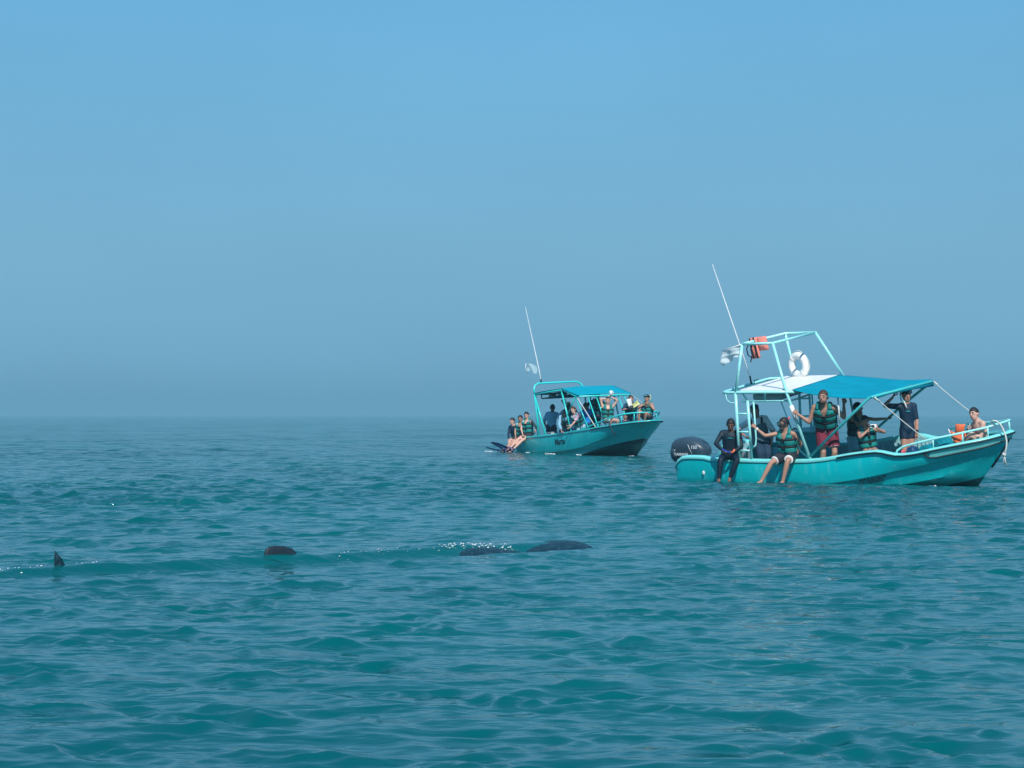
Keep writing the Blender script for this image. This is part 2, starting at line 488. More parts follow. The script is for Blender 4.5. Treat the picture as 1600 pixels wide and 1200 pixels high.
M_TRIM = mat('pale_turquoise_gelcoat', (.20, .70, .68), .3, noise=.06, nscale=4, coat=.3, dirt=(.12, .5, .5), dscale=6, damount=.5)
M_TRIMB = mat('turquoise_gelcoat', (.02, .50, .50), .3, noise=.06, nscale=4, coat=.3)
M_LINER = mat('liner_gelcoat', (.24, .46, .50), .45, noise=.10, nscale=5, dirt=(.12, .25, .28), dscale=4, damount=.6)
M_TEALIN = mat('teal_inner_gelcoat', (.0, .36, .40), .4, noise=.08, nscale=4, dirt=(.02, .22, .24), dscale=5, damount=.5)
M_DECK = mat('worn_deck', (.14, .30, .33), .7, noise=.15, nscale=7, bump=.004, bscale=60)
M_BLACK = mat('black_rubber', (.006, .014, .022), .55)
M_TUBE = mat('painted_tube', (.34, .80, .79), .28, noise=.05, nscale=12, coat=.4, dirt=(.14, .45, .42), dscale=14, damount=.55)
M_TUBEB = mat('painted_tube_far', (.03, .62, .60), .28, noise=.05, nscale=12, coat=.4, dirt=(.02, .4, .38), dscale=14, damount=.4)
M_WHITE = mat('white_board', (.80, .80, .78), .5, noise=.05, nscale=3, dirt=(.55, .56, .55), dscale=4, damount=.6)
M_CANVAS = mat('teal_canvas', (.0, .26, .37), .9, spec=.1, noise=.10, nscale=2.5, bump=.012, bscale=3.5, dirt=(.0, .22, .33), dscale=1.6, damount=.6)
M_CANVASB = mat('teal_canvas_far', (.0, .30, .41), .9, spec=.1, noise=.05, nscale=2.5, bump=.01, bscale=3)
M_GREY = mat('grey_plastic', (.30, .38, .42), .5, noise=.06)
M_ENGINE = mat('engine_cowl', (.030, .055, .080), .38, coat=.15, noise=.12, nscale=3, dirt=(.06, .09, .11), dscale=7, damount=.5)
M_SILVER = mat('silver_decal', (.62, .66, .70), .4)
M_ROPE = mat('pale_rope', (.60, .62, .58), .9, bump=.004, bscale=120)
M_INK = mat('dark_lettering', (.0, .035, .055), .7, noise=.2, nscale=12)
M_PALEWHITE = mat('white_plastic', (.80, .80, .78), .4, noise=.04, dirt=(.6, .58, .5), dscale=9, damount=.5)

# ------------------------------------------------------------------ hull builder
def build_hull(rt, spec, m_hull, m_trim, N=56):
    G = crom(spec['G'], N); K = crom(spec['K'], N); Cc = crom(spec['C'], N); Ke = crom(spec['Ke'], N)
    def mir(p): return V((p.x, -p.y, p.z))
    def band(a, b, n, bulge):
        rows = []
        for i in range(n + 1):
            f = i / n
            rows.append([a[k].lerp(b[k], f) + V((0, bulge * 4 * f * (1 - f) * min(1, (N - 1 - k) / 8.), 0)) for k in range(N)])
        return rows
    Kin = [K[k] + V((0, -spec['step'] * min(1, (N - 1 - k) / 10.), -0.012)) for k in range(N)]
    mb = MBx()
    bands = [band(G, K, 5, .022), band(K, Kin, 1, 0), band(Kin, Cc, 5, -.02), band(Cc, Ke, 4, .015)]
    for rows in bands:
        mb.grid([[mir(p) for p in r] for r in rows]); mb.grid(rows)
    # transom
    prof = [G[0], K[0], Kin[0], Cc[0], Ke[0]]
    ring = [mb.bm.verts.new(p) for p in prof] + [mb.bm.verts.new(mir(p)) for p in prof[:-1][::-1]]
    mb.bm.faces.new(ring)
    bmesh.ops.remove_doubles(mb.bm, verts=mb.bm.verts, dist=0.0004)
    hull = mb.build('hull', m_hull, rt)
    # sharp creases along the knuckles
    me = hull.data
    me.set_sharp_from_angle(angle=R(28))
    # inward directions of the gunwale line
    inn = []
    for k in range(N):
        a = G[min(k + 1, N - 1)] - G[max(k - 1, 0)]
        d = V((a.x, a.y, 0)).normalized()
        nrm = V((d.y, -d.x, 0))
        if nrm.y > 0: nrm = -nrm
        if k == N - 1: nrm = V((-1, 0, 0))
        inn.append(nrm)
    def gw(k, o, z):
        q = G[k] + inn[k] * o + V((0, 0, z)); q.y = max(q.y, 0.0); return q
    # gunwale cap
    prof = [(-.024, -.030), (-.030, .006), (-.018, .026), (.020, .034), (.075, .032), (.098, .018), (.100, -.028)]
    mb = MBx()
    rows = [[gw(k, o, z) for k in range(N)] for o, z in prof]
    mb.grid(rows); mb.grid([[mir(p) for p in r] for r in rows])
    bmesh.ops.remove_doubles(mb.bm, verts=mb.bm.verts, dist=0.0004)
    mb.build('gunwale', m_trim, rt)
    # liner walls, kept inside the shell
    zf = spec['floor']; kE = max(k for k in range(N) if G[k].x < spec['fore'] + .08)
    def ymax(x, z):
        prof = []
        for row in (G, K, Kin, Cc, Ke):
            j = 0
            while j < N - 2 and row[j + 1].x < x: j += 1
            t = min(1, max(0, (x - row[j].x) / max(1e-6, row[j + 1].x - row[j].x)))
            prof.append(row[j].lerp(row[j + 1], t) if x < row[N - 1].x else V((x, 0, row[N - 1].z)))
        for a, b in zip(prof, prof[1:]):
            if a.z >= z >= b.z or (a is prof[0] and z >= a.z):
                t = min(1, max(0, (a.z - z) / max(1e-6, a.z - b.z)))
                return max(0.0, a.y + (b.y - a.y) * t)
        return 0.0
    def inside(p, gap=.05):
        return V((p.x, max(0.0, min(p.y, ymax(p.x, p.z) - gap)), p.z))
    mb = MBx()
    rows = []
    for o, w in ((.098, 0), (.12, .3), (.15, .6), (.19, .93), (.24, 1)):
        rows.append([inside(V((gw(k, o, 0).x, gw(k, o, 0).y, G[k].z - .02 + (zf - G[k].z + .02) * w))) for k in range(3, kE + 1)])
    mb.grid(rows); mb.grid([[mir(p) for p in r] for r in rows])
    mb.build('liner', M_LINER, rt)
    # ribs of the inner wall
    mb = MBx()
    fl = [[p, mir(p)] for p in rows[-1]]
    mb = MBx(); mb.grid([[a[0], a[0] * .5 + a[1] * .5, a[1]] for a in fl]); mb.build('deck', M_DECK, rt)
    # foredeck and aft splash well
    xs = [k for k in range(N) if G[k].x > spec['fore']]
    mb = MBx()
    rr = []
    for k in xs:
        q = gw(k, .095, 0); z = G[k].z - spec.get('foredrop', .20)
        q = inside(V((q.x, q.y, z)), .03)
        rr.append([V((q.x, q.y * f, z + .02 * (1 - f * f))) for f in (1, .6, .2, -.2, -.6, -1)])
    mb.grid(rr)
    k0 = xs[0]; q = gw(k0, .1, 0)
    zt = G[k0].z - spec.get('foredrop', .20)
    qs = [inside(V((q.x, q.y, zt + (zf - zt) * w)), .04) for w in (0, .35, .7, 1)]
    mb.grid([[V((p.x, p.y * f, p.z)) for f in (1, .3, -.3, -1)] for p in qs])
    mb.build('foredeck', M_TEALIN, rt)
    ka = max(k for k in range(N) if G[k].x < spec['well'])
    mb = MBx(); rr = []
    for k in range(0, ka + 1):
        q = gw(k, .06, 0); z = min(G[k].z - .04, spec['wellz']); q = inside(V((q.x + (.03 if k == 0 else 0), q.y, z)), .04)
        rr.append([V((q.x, q.y * f, z)) for f in (1, .5, 0, -.5, -1)])
    mb.grid(rr)
    q = gw(ka, .1, 0)
    mb.grid([[V((q.x, q.y * f, spec['wellz'])) for f in (1, 0, -1)], [V((q.x, q.y * f, zf)) for f in (1, 0, -1)]])
    mb.build('splash_well', M_TEALIN, rt)
    return dict(inside=inside, G=G, K=K, Kin=Kin, C=Cc, Ke=Ke, inn=inn, N=N, gw=gw)

def lettering_on(rt, H, txt, size, xc, side_f, m, rows, shear=.15, lift=.006, bulge=0.0):
    """lettering wrapped onto the starboard side between two hull lines"""
    a, b = rows
    me = text_mesh(txt, size, .002, shear)
    xs = [p.x for p in a]
    def on(x, s):
        k = 0
        while k < len(xs) - 2 and xs[k + 1] < x: k += 1
        t = (x - xs[k]) / (xs[k + 1] - xs[k])
        A = a[k].lerp(a[k + 1], t); B = b[k].lerp(b[k + 1], t)
        B = V((A.x, B.y, B.z))
        return A, B
    for v in me.vertices:
        x = xc + v.co.x
        A, B = on(x, 0)
        L = (A - B).length
        f = side_f - (v.co.y - size * .35) / L
        p = A.lerp(B, f)
        n = V((0, A.z - B.z, -(A.y - B.y))).normalized()
        if n.y < 0: n = -n
        p = p + n * (lift + v.co.z + bulge * 4 * max(0, f) * max(0, 1 - f))
        v.co = V((p.x, -p.y, p.z))
    me.materials.append(m)
    o = bpy.data.objects.new('name_lettering', me); COL.objects.link(o); o.parent = rt
    me.update()
    return o

def strip(mb, pts, r, n=6): mb.tube(pts, r, n)

# ================================================================== NEAR BOAT
boatA = root('motorboat', MA, 'nearer turquoise motorboat with white roof boards, tall tube tower and black outboard', 'boat', 'open tour boats')
specA = dict(
    G=[(-3.04, .84, .36), (-3.0, .90, .52), (-2.84, .94, .655), (-2.6, .96, .675), (-2.3, .98, .67), (-2.12, .99, .64), (-1.2, 1.0, .62), (-.3, 1.0, .62), (.3, 1.0, .655), (.92, 1.0, .755), (1.42, .99, .81), (1.62, .985, .785), (1.84, .98, .745), (2.15, .95, .765), (2.5, .88, .83), (3.0, .70, .91), (3.35, .48, .955), (3.6, .22, 1.0), (3.74, 0, 1.03)],
    K=[(-3.06, .82, .10), (-2, .94, .10), (-1, .965, .115), (0, .965, .155), (.5, .965, .20), (1.12, .95, .30), (1.75, .92, .43), (2.35, .83, .55), (2.9, .62, .65), (3.34, .35, .735), (3.62, 0, .84)],
    C=[(-3.05, .78, -.06), (-1, .88, -.08), (0, .87, -.05), (1, .85, .03), (1.8, .77, .15), (2.5, .59, .26), (3.0, .34, .37), (3.38, 0, .50)],
    Ke=[(-3.0, .0, -.24), (-1, 0, -.3), (1, 0, -.32), (2.3, 0, -.27), (2.7, 0, -.20), (2.94, 0, -.06), (3.14, 0, .20)],
    step=.035, floor=.20, fore=2.45, well=-2.3, wellz=.42)
HA = build_hull(boatA, specA, M_HULL_A, M_TRIM)
G, K, inn, N = HA['G'], HA['K'], HA['inn'], HA['N']
def mir(p): return V((p.x, -p.y, p.z))
# pale band at the bow with its black lower edge, black rub rail and stem strip
for sgn in (1, -1):
    f = (lambda p: p) if sgn == 1 else mir
    ks = [k for k in range(N) if G[k].x > 2.38]
    def onb(k, s, off):
        p = G[k].lerp(K[k], s); o = -inn[k] * off
        q = p + V((o.x, o.y, -off * .3)); q.y = max(0, q.y); return q
    depth = lambda k: .56 * min(1, (G[k].x - 2.3) / .22)
    mb = MBx()
    mb.grid([[f(onb(k, depth(k) * t + .02, .026)) for k in ks] for t in (0, .33, .66, 1)])
    mb.build('bow_band', M_TRIM, boatA)
    mb = MBx()
    mb.tube([f(HA['gw'](ks[0] - 1, -.03, -.02))] + [f(onb(k, depth(k) + .02, .03)) for k in ks], .015, 6)
    mb.build('rub_strip', M_BLACK, boatA)
    mb = MBx()
    mb.tube([f(HA['gw'](k, -.034, -.012)) for k in range(N) if G[k].x > .62], .016, 6)
    mb.build('rub_rail', M_BLACK, boatA)
mb = MBx(); mb.tube([(3.70, 0, .98), (3.60, 0, .80), (3.50, 0, .66), (3.40, 0, .51), (3.28, 0, .36)], .022, 6); mb.build('stem_strip', M_BLACK, boatA)
lettering_on(boatA, HA, '"CARIBS"', .140, 1.27, .24, M_INK, (HA['Kin'], HA['C']), lift=.010)
# drain fittings, a pale patch and rail sockets on the quarter
mb = MBx(); mb.ell((-2.34, -.985, .36), (.028, .012, .045), sub=2); mb.build('drain_fitting', M_PALEWHITE, boatA)
mb = MBx(); mb.ell((-3.03, -.80, .40), (.02, .03, .03)); mb.build('tow_eye', M_SILVER, boatA)

# inner ribs, thwarts and console
for k in range(18, 40, 1):
    pass
mb = MBx()
for i in range(26):
    x = .2 + i * .085
    k = min(range(N), key=lambda q: abs(G[q].x - x))
    for sg in (1, -1):
        q = HA['gw'](k, .15, 0)
        a = HA['inside'](V((x, q.y + .02, G[k].z - .07)), .06); b = HA['inside'](V((x, q.y - .03, .28)), .06)
        mb.tube([(x, sg * a.y, a.z), (x, sg * b.y, b.z)], .012, 5)
rib = mb.build('liner_ribs', M_LINER, boatA); rib['kind'] = 'stuff'
for x, y0, y1, z in ((-1.95, -.70, .70, .56), (.95, -.74, .74, .46), (2.05, -.66, .66, .50)):
    mb = MBx(); mb.box((x, 0, z - .03), (.34, y1 - y0, .06), bev=.012); mb.box((x, 0, (z + .2) / 2 - .03), (.24, (y1 - y0) * .86, z - .2 - .06), bev=.008)
    mb.build('bench_seat', M_TEALIN, boatA)
mb = MBx()
mb.box((-.62, .42, .58), (.62, .56, .76), bev=.03)
mb.box((-.66, .42, .985), (.50, .60, .05), bev=.015)
con = mb.build('console', M_TEALIN, boatA)
mb = MBx(); wh = [(-.985, .42 + .15 * math.cos(t), .88 + .15 * math.sin(t)) for t in [2 * math.pi * i / 16 for i in range(16)]]
mb.tube(wh, .014, 6, closed=True)
for t in (90, 210, 330): mb.tube([(-.96, .42, .88), (-.985, .42 + .15 * math.cos(R(t)), .88 + .15 * math.sin(R(t)))], .009, 5)
mb.tube([(-.92, .42, .88), (-.97, .42, .88)], .02, 6)
mb.build('steering_wheel', M_BLACK, con)

# --- roof rack, boards, tower
ZR = 1.97
def tubes(name, runs, r, m, parent, n=8):
    mb = MBx()
    for q in runs: mb.tube(q, r, n)
    return mb.build(name, m, parent)
frame = tubes('roof_frame', [
    [(-.18, -1.0, ZR), (-1.0, -1.0, ZR), (-1.62, -1.0, ZR), (-1.73, -.96, ZR), (-1.77, -.86, ZR), (-1.77, .86, ZR), (-1.73, .96, ZR), (-1.62, 1.0, ZR), (-.18, 1.0, ZR)],
    [(-.2, -1.0, ZR), (-.2, 1.0, ZR)], [(-1.38, -1.0, ZR), (-1.38, 1.0, ZR)]], .030, M_TUBE, boatA)
tubes('roof_rail', [[(-1.36, -.93, 1.79), (-.62, -.93, 1.79), (-.3, -.93, 1.79), (-.24, -.7, 1.8), (-.24, .5, 1.82)],
                    [(-.85, -.93, 1.79), (-.85, -.93, ZR)], [(-1.24, -.93, 1.79), (-1.34, -.95, ZR)], [(-.24, -.2, 1.8), (-.24, -.2, ZR)]], .019, M_TUBE, boatA)
tubes('roof_rail', [[(-1.36, .93, 1.79), (-.3, .93, 1.79)], [(-.85, .93, 1.79), (-.85, .93, ZR)]], .019, M_TUBE, boatA)
tubes('hook_rail', [[(-1.68, -1.0, ZR - .02), (-1.66, -1.0, ZR - .14), (-1.58, -1.0, ZR - .20), (-1.48, -1.0, ZR - .20)]], .009, M_TUBE, boatA)
for y0, y1 in ((-.965, .01), (.03, .965)):
    mb = MBx(); mb.box((-.79, (y0 + y1) / 2, ZR + .035), (1.14, y1 - y0, .035), bev=.008); mb.build('roof_board', M_WHITE, boatA)
mb = MBx(); mb.box((-.9, -.1, 1.84), (.66, 1.3, .13), bev=.05); mb.build('overhead_locker', M_GREY, boatA)
Z2 = 2.91
tubes('tower_ring', [[(-1.27, -.9, Z2), (-.60, -.9, Z2), (-.60, .9, Z2 - .01), (-1.27, .9, Z2 - .01), (-1.27, -.9, Z2)]], .027, M_TUBE, boatA)
for a, b in (((-1.27, -.9, Z2), (-1.45, -1.0, ZR)), ((-1.27, .9, Z2), (-1.17, 1.0, ZR)), ((-.60, .9, Z2), (-.08, 1.0, ZR))):
    tubes('tower_leg', [[a, b]], .028, M_TUBE, boatA)
tubes('tower_leg', [[(-.60, -.9, Z2), (-.34, -1.0, ZR), (.04, -.97, .65)]], [.028, .030, .034], M_TUBE, boatA)
mb = MBx(); a, b = V((-.34, -1.0, ZR)), V((.04, -.97, .65)); mb.tube([a.lerp(b, .20), a.lerp(b, .42)], .046, 8); mb.build('grip_sleeve', M_PALEWHITE, boatA)
tubes('stay', [[(-.55, -.86, 1.78), (-.36, -.86, 1.2), (-.21, -.87, .80), (.0, -.95, .67)]], .014, M_TUBE, boatA)
tubes('stay', [[(.0, .93, ZR), (.14, .95, .66)]], .026, M_TUBE, boatA)
# ladders on both sides
for sy in (-1, 1):
    x0, x1 = (-1.50, -1.22) if sy < 0 else (-1.15, -.90)
    lad = tubes('ladder', [[(x0 + .05, sy * 1.0, ZR), (x0, sy * .99, .65)]], .030, M_TUBE, boatA)
    tubes('ladder_rail', [[(x1 + .02, sy * 1.0, ZR - .16 if sy < 0 else ZR), (x1, sy * .99, .65)]], .027, M_TUBE, lad)
    for z in (.82, 1.19, 1.55):
        tubes('rung', [[(x0, sy * .99, z), (x1, sy * .99, z)]], .018, M_TUBE, lad)
    tubes('hand_rail', [[(x1 + .11, sy * .93, 1.78), (x1 + .10, sy * .93, 1.05), (x1 + .08, sy * .93, .92), (x1, sy * .98, .84)]], .018, M_TUBE, lad)
# canvas bail and canopy
tubes('canopy_bail', [[(-.02, -.97, .66), (1.0, -.99, 1.52), (1.38, -1.0, 1.835), (1.48, -.95, 1.86), (1.79, .95, 1.86), (1.74, 1.0, 1.83), (1.22, .99, 1.46), (.20, .97, .66)]], .027, mat('teal_tube', (.06, .52, .52), .35, noise=.05), boatA)  # bail in a deeper teal than the other frame tubes
rows = []
nu, nv = 26, 22
for i in range(nu + 1):
    u = i / nu; r = []
    for j in range(nv + 1):
        v = j / nv
        x0 = -.20; x1 = 1.44 + .33 * v
        x = x0 + (x1 - x0) * u; y = (-1.02 + 2.04 * v) * (1 - .02 * math.sin(math.pi * u))
        z = ZR + .045 + (1.885 - ZR - .045) * u
        edge = abs(2 * v - 1) ** 4
        z += -.09 * math.sin(math.pi * u) * (edge if v < .5 else .35 * edge) - .025 * math.sin(math.pi * u) * math.sin(math.pi * v)
        z += .012 * math.sin(7 * v + 4 * u) * math.sin(math.pi * u) + .008 * math.sin(17 * v - 9 * u) * u + .007 * math.sin(26 * (v - .6 * u)) * max(0, 1 - 2.2 * v) * u
        if v < .03: z -= .03 * u
        r.append((x, y, z))
    rows.append(r)
mb = MBx(); mb.sheet(rows, .008); mb.build('canopy', M_CANVAS, boatA)
mb = MBx()
mb.sheet([[(1.475, -1.0, 1.87), (1.56, -.5, 1.88), (1.69, .3, 1.88), (1.80, 1.0, 1.87)], [(1.485, -1.0, 1.80), (1.57, -.5, 1.83), (1.70, .3, 1.80), (1.81, 1.0, 1.76)]], .006)
mb.build('canopy_hem', M_CANVAS, boatA)
tubes('grab_rod', [[(.69, -.9, 1.84), (.69, -.9, 1.34)]], .016, M_PALEWHITE, boatA)
# pulpit rails
PR = [(1.80, -.92, .76), (1.83, -.90, .83), (1.95, -.89, .90), (2.12, -.87, .94), (2.48, -.80, 1.02), (2.96, -.60, 1.10), (3.39, -.36, 1.17), (3.58, -.20, 1.22), (3.67, -.06, 1.24)]
pul = tubes('pulpit_rail', [[V(p) for p in PR] + [mir(V(p)) for p in PR[::-1][:6]]], .022, M_TUBE, boatA)
for sg in (1, -1):
    for x, y, z0, z1 in ((2.50, .79, .83, 1.02), (3.0, .59, .90, 1.10), (3.40, .36, .95, 1.17)):
        tubes('rail_post', [[(x, -sg * y, z1), (x, -sg * y, z0)]], .015, M_TUBE, pul)
tubes('rail_post', [[(3.67, 0, 1.24), (3.68, 0, 1.03)]], .018, M_TUBE, pul)

# outboard motor (bolted to the transom)
def loftx(mb, secs, n=16, p=2.6, mi=0):
    rings = []
    for x, y, z, hy, hz in secs:
        ring = []
        for k in range(n):
            t = 2 * math.pi * k / n; c, s_ = math.cos(t), math.sin(t)
            ring.append((x, y + hy * math.copysign(abs(c) ** (2 / p), c), z + hz * math.copysign(abs(s_) ** (2 / p), s_)))
        rings.append(ring)
    mb.ring_tube(rings, True, mi)
EX = -3.12
mb = MBx()
loftx(mb, [(EX - .43, 0, .66, .10, .13), (EX - .42, 0, .665, .17, .17), (EX - .34, 0, .69, .205, .205), (EX - .20, 0, .705, .225, .215), (EX - .02, 0, .705, .23, .218), (EX + .14, 0, .69, .225, .195), (EX + .26, 0, .66, .205, .15), (EX + .34, 0, .63, .16, .10), (EX + .37, 0, .61, .10, .06)], 20, p=3.0)
cowl = mb.build('outboard_cowl', M_ENGINE, boatA)
mb = MBx()
loftx(mb, [(EX - .455, 0, .60, .11, .11), (EX - .44, 0, .60, .19, .16), (EX - .36, 0, .60, .235, .16), (EX - .30, 0, .60, .24, .15)], 20)
mb.build('cowl_cap', M_ENGINE, cowl)
mb = MBx()
loftx(mb, [(EX - .42, 0, .46, .14, .05), (EX - .2, 0, .45, .20, .07), (EX + .2, 0, .45, .20, .07), (EX + .34, 0, .46, .12, .05)], 16)
mb.box((EX + .02, 0, .20), (.34, .26, .5), bev=.05)
mb.box((EX - .30, 0, .26), (.20, .20, .46), bev=.04)
mb.box((EX + .05, 0, -.25), (.22, .09, .6), bev=.03)
mb.build('outboard_leg', M_ENGINE, boatA)
mb = MBx()
mb.box((EX + .34, 0, .34), (.16, .30, .30), bev=.02)
mb.build('motor_bracket', M_BLACK, boatA)
def decal(txt, size, loc, parent, m, rotz=0, nx=(1, 0, 0), ny=(0, 0, 1)):
    me = text_mesh(txt, size, .003)
    X = V(nx).normalized(); Y = V(ny).normalized()
    Zn = X.cross(Y)
    for v in me.vertices: v.co = V(loc) + X * v.co.x + Y * (v.co.y - size * .35) + Zn * v.co.z
    me.materials.append(m)
    o = bpy.data.objects.new('lettering', me); COL.objects.link(o); o.parent = parent; me.update()
    return o
decal('YAMAHA', .082, (EX - .15, -.250, .60), cowl, M_SILVER)
decal('150', .10, (EX + .15, -.230, .745), cowl, M_SILVER)
mb = MBx(); mb.tube([(EX + .02, -.236, .80), (EX + .05, -.242, .72), (EX + .10, -.238, .60)], .006, 5, flat=1); mb.build('cowl_stripe', M_SILVER, cowl)

# antenna, lifebuoy, flag, life jacket and ropes of the near boat
mb = MBx(); mb.tube([(-1.66, 0, 2.14), (-1.84, 0, 2.83), (-2.30, 0, 4.44)], [.013, .011, .006], 6)
an = mb.build('antenna', M_PALEWHITE, boatA)
mb = MBx(); mb.tube([(-1.64, 0, 2.0), (-1.66, 0, 2.16)], .020, 6); mb.tube([(-1.60, .05, 2.0), (-1.60, .05, 2.06), (-1.54, .12, 2.07)], .010, 5); mb.build('antenna_bracket', M_BLACK, an)

def local_thing(name, M, mloc, label, cat, group=None):
    o = root(name, M @ Matrix.Translation(mloc), label, cat, group); return o
lb = local_thing('lifebuoy', MA, (-1.01, .88, 2.0), 'white ring lifebuoy standing on the nearer boat\'s roof boards beside the tower legs', 'lifebuoy')
mb = MBx()
cx = V((0, 0, .245)); ax1 = V((.93, -.28, .0)).normalized(); ax2 = V((-.05, .10, 1)).normalized()
mb.tube([cx + (ax1 * math.cos(t) + ax2 * math.sin(t)) * .195 for t in [2 * math.pi * i / 32 for i in range(32)]], .078, 12, closed=True)
mb.build('ring', M_PALEWHITE, lb)
mb = MBx()
mb.tube([cx + (ax1 * math.cos(t) + ax2 * math.sin(t)) * (.285 + .012 * math.cos(4 * t)) for t in [2 * math.pi * i / 40 for i in range(40)]], .009, 5, closed=True)
mb.build('grab_line', M_ROPE, lb)
for q in (45, 135, 225, 315):
    t0 = R(q); mb = MBx()
    mb.tube([cx + (ax1 * math.cos(t0 + d) + ax2 * math.sin(t0 + d)) * .195 for d in (-.14, -.05, .05, .14)], .0805, 12)
    mb.build('ring_band', M_PALEWHITE, lb)

M_FLAG = mat('thin_pale_flag', (.62, .70, .72), .8, noise=.12, nscale=9, alpha=.5)
fg = local_thing('flag', MA, (-1.30, -.9, 2.90), 'thin pale flag drooping in folds from the aft corner of the nearer boat\'s tower', 'flag')
mb = MBx(); mb.tube([(.03, 0, .01), (-.22, 0, -.055), (-.44, .01, -.115)], .010, 6); mb.build('flag_pole', M_PALEWHITE, fg)
rows = []
for i in range(20):
    u = i / 19; r = []
    for j in range(14):
        v = j / 13
        x = .0 - .44 * u + .05 * math.sin(5 * v + 2 * u) * v
        ln = .34 * (1 - .25 * math.sin(math.pi * u * .9)) * (.75 + .25 * u)
        r.append((x, .05 * math.sin(9 * u + 3 * v) * (.3 + v) + .03 * math.sin(15 * v + 6 * u) * v, -.005 - .125 * u - ln * v + .03 * math.sin(8 * u) * v))
    rows.append(r)
mb = MBx(); mb.sheet(rows, .003); mb.build('flag_cloth', M_FLAG, fg)

M_ORANGE = mat('faded_orange_foam', (.85, .26, .20), .8, noise=.08, nscale=10)
jk = local_thing('life_jacket', MA, (-1.27, -.35, 2.91), 'faded orange life jacket with dark straps hung over the tower rail of the nearer boat', 'life jacket')
def slab(rows, th):
    n, m = len(rows), len(rows[0])
    mb = MBx(); mb.sheet(rows, lambda i, j: th * (.35 + .65 * (min(i, n - 1 - i, 2) / 2.) * (min(j, m - 1 - j, 2) / 2.) ** .5)); return mb
for (xa, xb, za, zb, yy) in ((-.12, .06, .05, -.36, -.05), (.06, .22, .06, -.19, -.05), (-.10, .20, .05, -.22, .06)):
    rows = [[V((xa + (xb - xa) * j / 6 - .10 * i / 8 * 0 + .04 * (i / 8), yy + .01 * math.sin(i), za + (zb - za) * i / 8 + .025 * j / 6)) for j in range(7)] for i in range(9)]
    slab(rows, .07).build('foam_panel', M_ORANGE, jk)
mb = MBx(); mb.tube([(-.08, -.10, .06), (-.05, -.10, -.15), (-.02, -.095, -.33), (.07, -.09, -.34), (.04, -.10, -.1)], .016, 5)
mb.tube([(.0, -.10, .08), (.04, -.105, -.10), (.07, -.10, -.30)], .016, 5); mb.build('strap', M_BLACK, jk)
mb = MBx(); mb.tube([(-.10, -.05, -.02), (-.20, -.06, -.04), (-.30, -.05, -.09)], .014, 5); mb.tube([(-.12, -.05, -.03), (-.19, -.05, -.15), (-.17, -.05, -.28), (-.10, -.04, -.33), (-.13, -.04, -.42)], .013, 5)
mb.tube([(-.1, -.05, -.33), (-.02, -.05, -.2)], .012, 5)
mb.build('strap', M_BLACK, jk)

def rope_thing(M, pts, r, label, sag=0.0, n=14, name='rope', m=None, group=None):
    P = [V(p) for p in pts]
    o3 = root(name, M @ Matrix.Translation(P[0]), label, 'rope', group)
    Q = []
    if len(P) == 2:
        for i in range(n + 1):
            t = i / n; Q.append(P[0].lerp(P[1], t) + V((0, 0, -sag * 4 * t * (1 - t))))
    else: Q = crom(P, n * 2)
    mb = MBx(); mb.tube([q - P[0] for q in Q], r, 6); mb.build('cord', m or M_ROPE, o3)
    return o3
GR = 'ropes of the boats'
r1 = rope_thing(MA, [(1.50, -1.0, 1.85), (2.12, -.2, .90)], .010, 'taut pale rope from the near front corner of the canopy down past the wetsuit passenger', .02, group=GR)
mb = MBx(); mb.tube([(.0, 0, 0), (.02, .03, -.05), (.06, .08, -.09)], .018, 6); mb.build('knot', M_ROPE, r1)
r2 = rope_thing(MA, [(1.81, 1.0, 1.85), (3.05, .42, 1.12)], .009, 'thin pale rope from the far front corner of the canopy to the bow rail', .02, group=GR)
mb = MBx(); mb.tube([(.0, 0, 0), (.05, -.02, -.03), (.10, -.04, -.06)], .018, 6); mb.build('knot', M_ROPE, r2)
r3 = rope_thing(MA, [(3.50, -.28, 1.18), (3.46, -.31, 1.26), (3.53, -.33, 1.29), (3.62, -.30, 1.22), (3.69, -.30, 1.07), (3.73, -.32, .90), (3.71, -.34, .74), (3.66, -.33, .62)], .017, 'pale mooring rope looped over the bow rail and hanging down the bow', group=GR)
mb = MBx(); mb.ell((.17, -.05, -.52), (.04, .035, .04)); mb.tube([(.17, -.05, -.54), (.15, -.04, -.66), (.20, -.05, -.72)], .014, 6); mb.tube([(.17, -.05, -.54), (.20, -.07, -.70)], .012, 6); mb.build('knot', M_ROPE, r3)

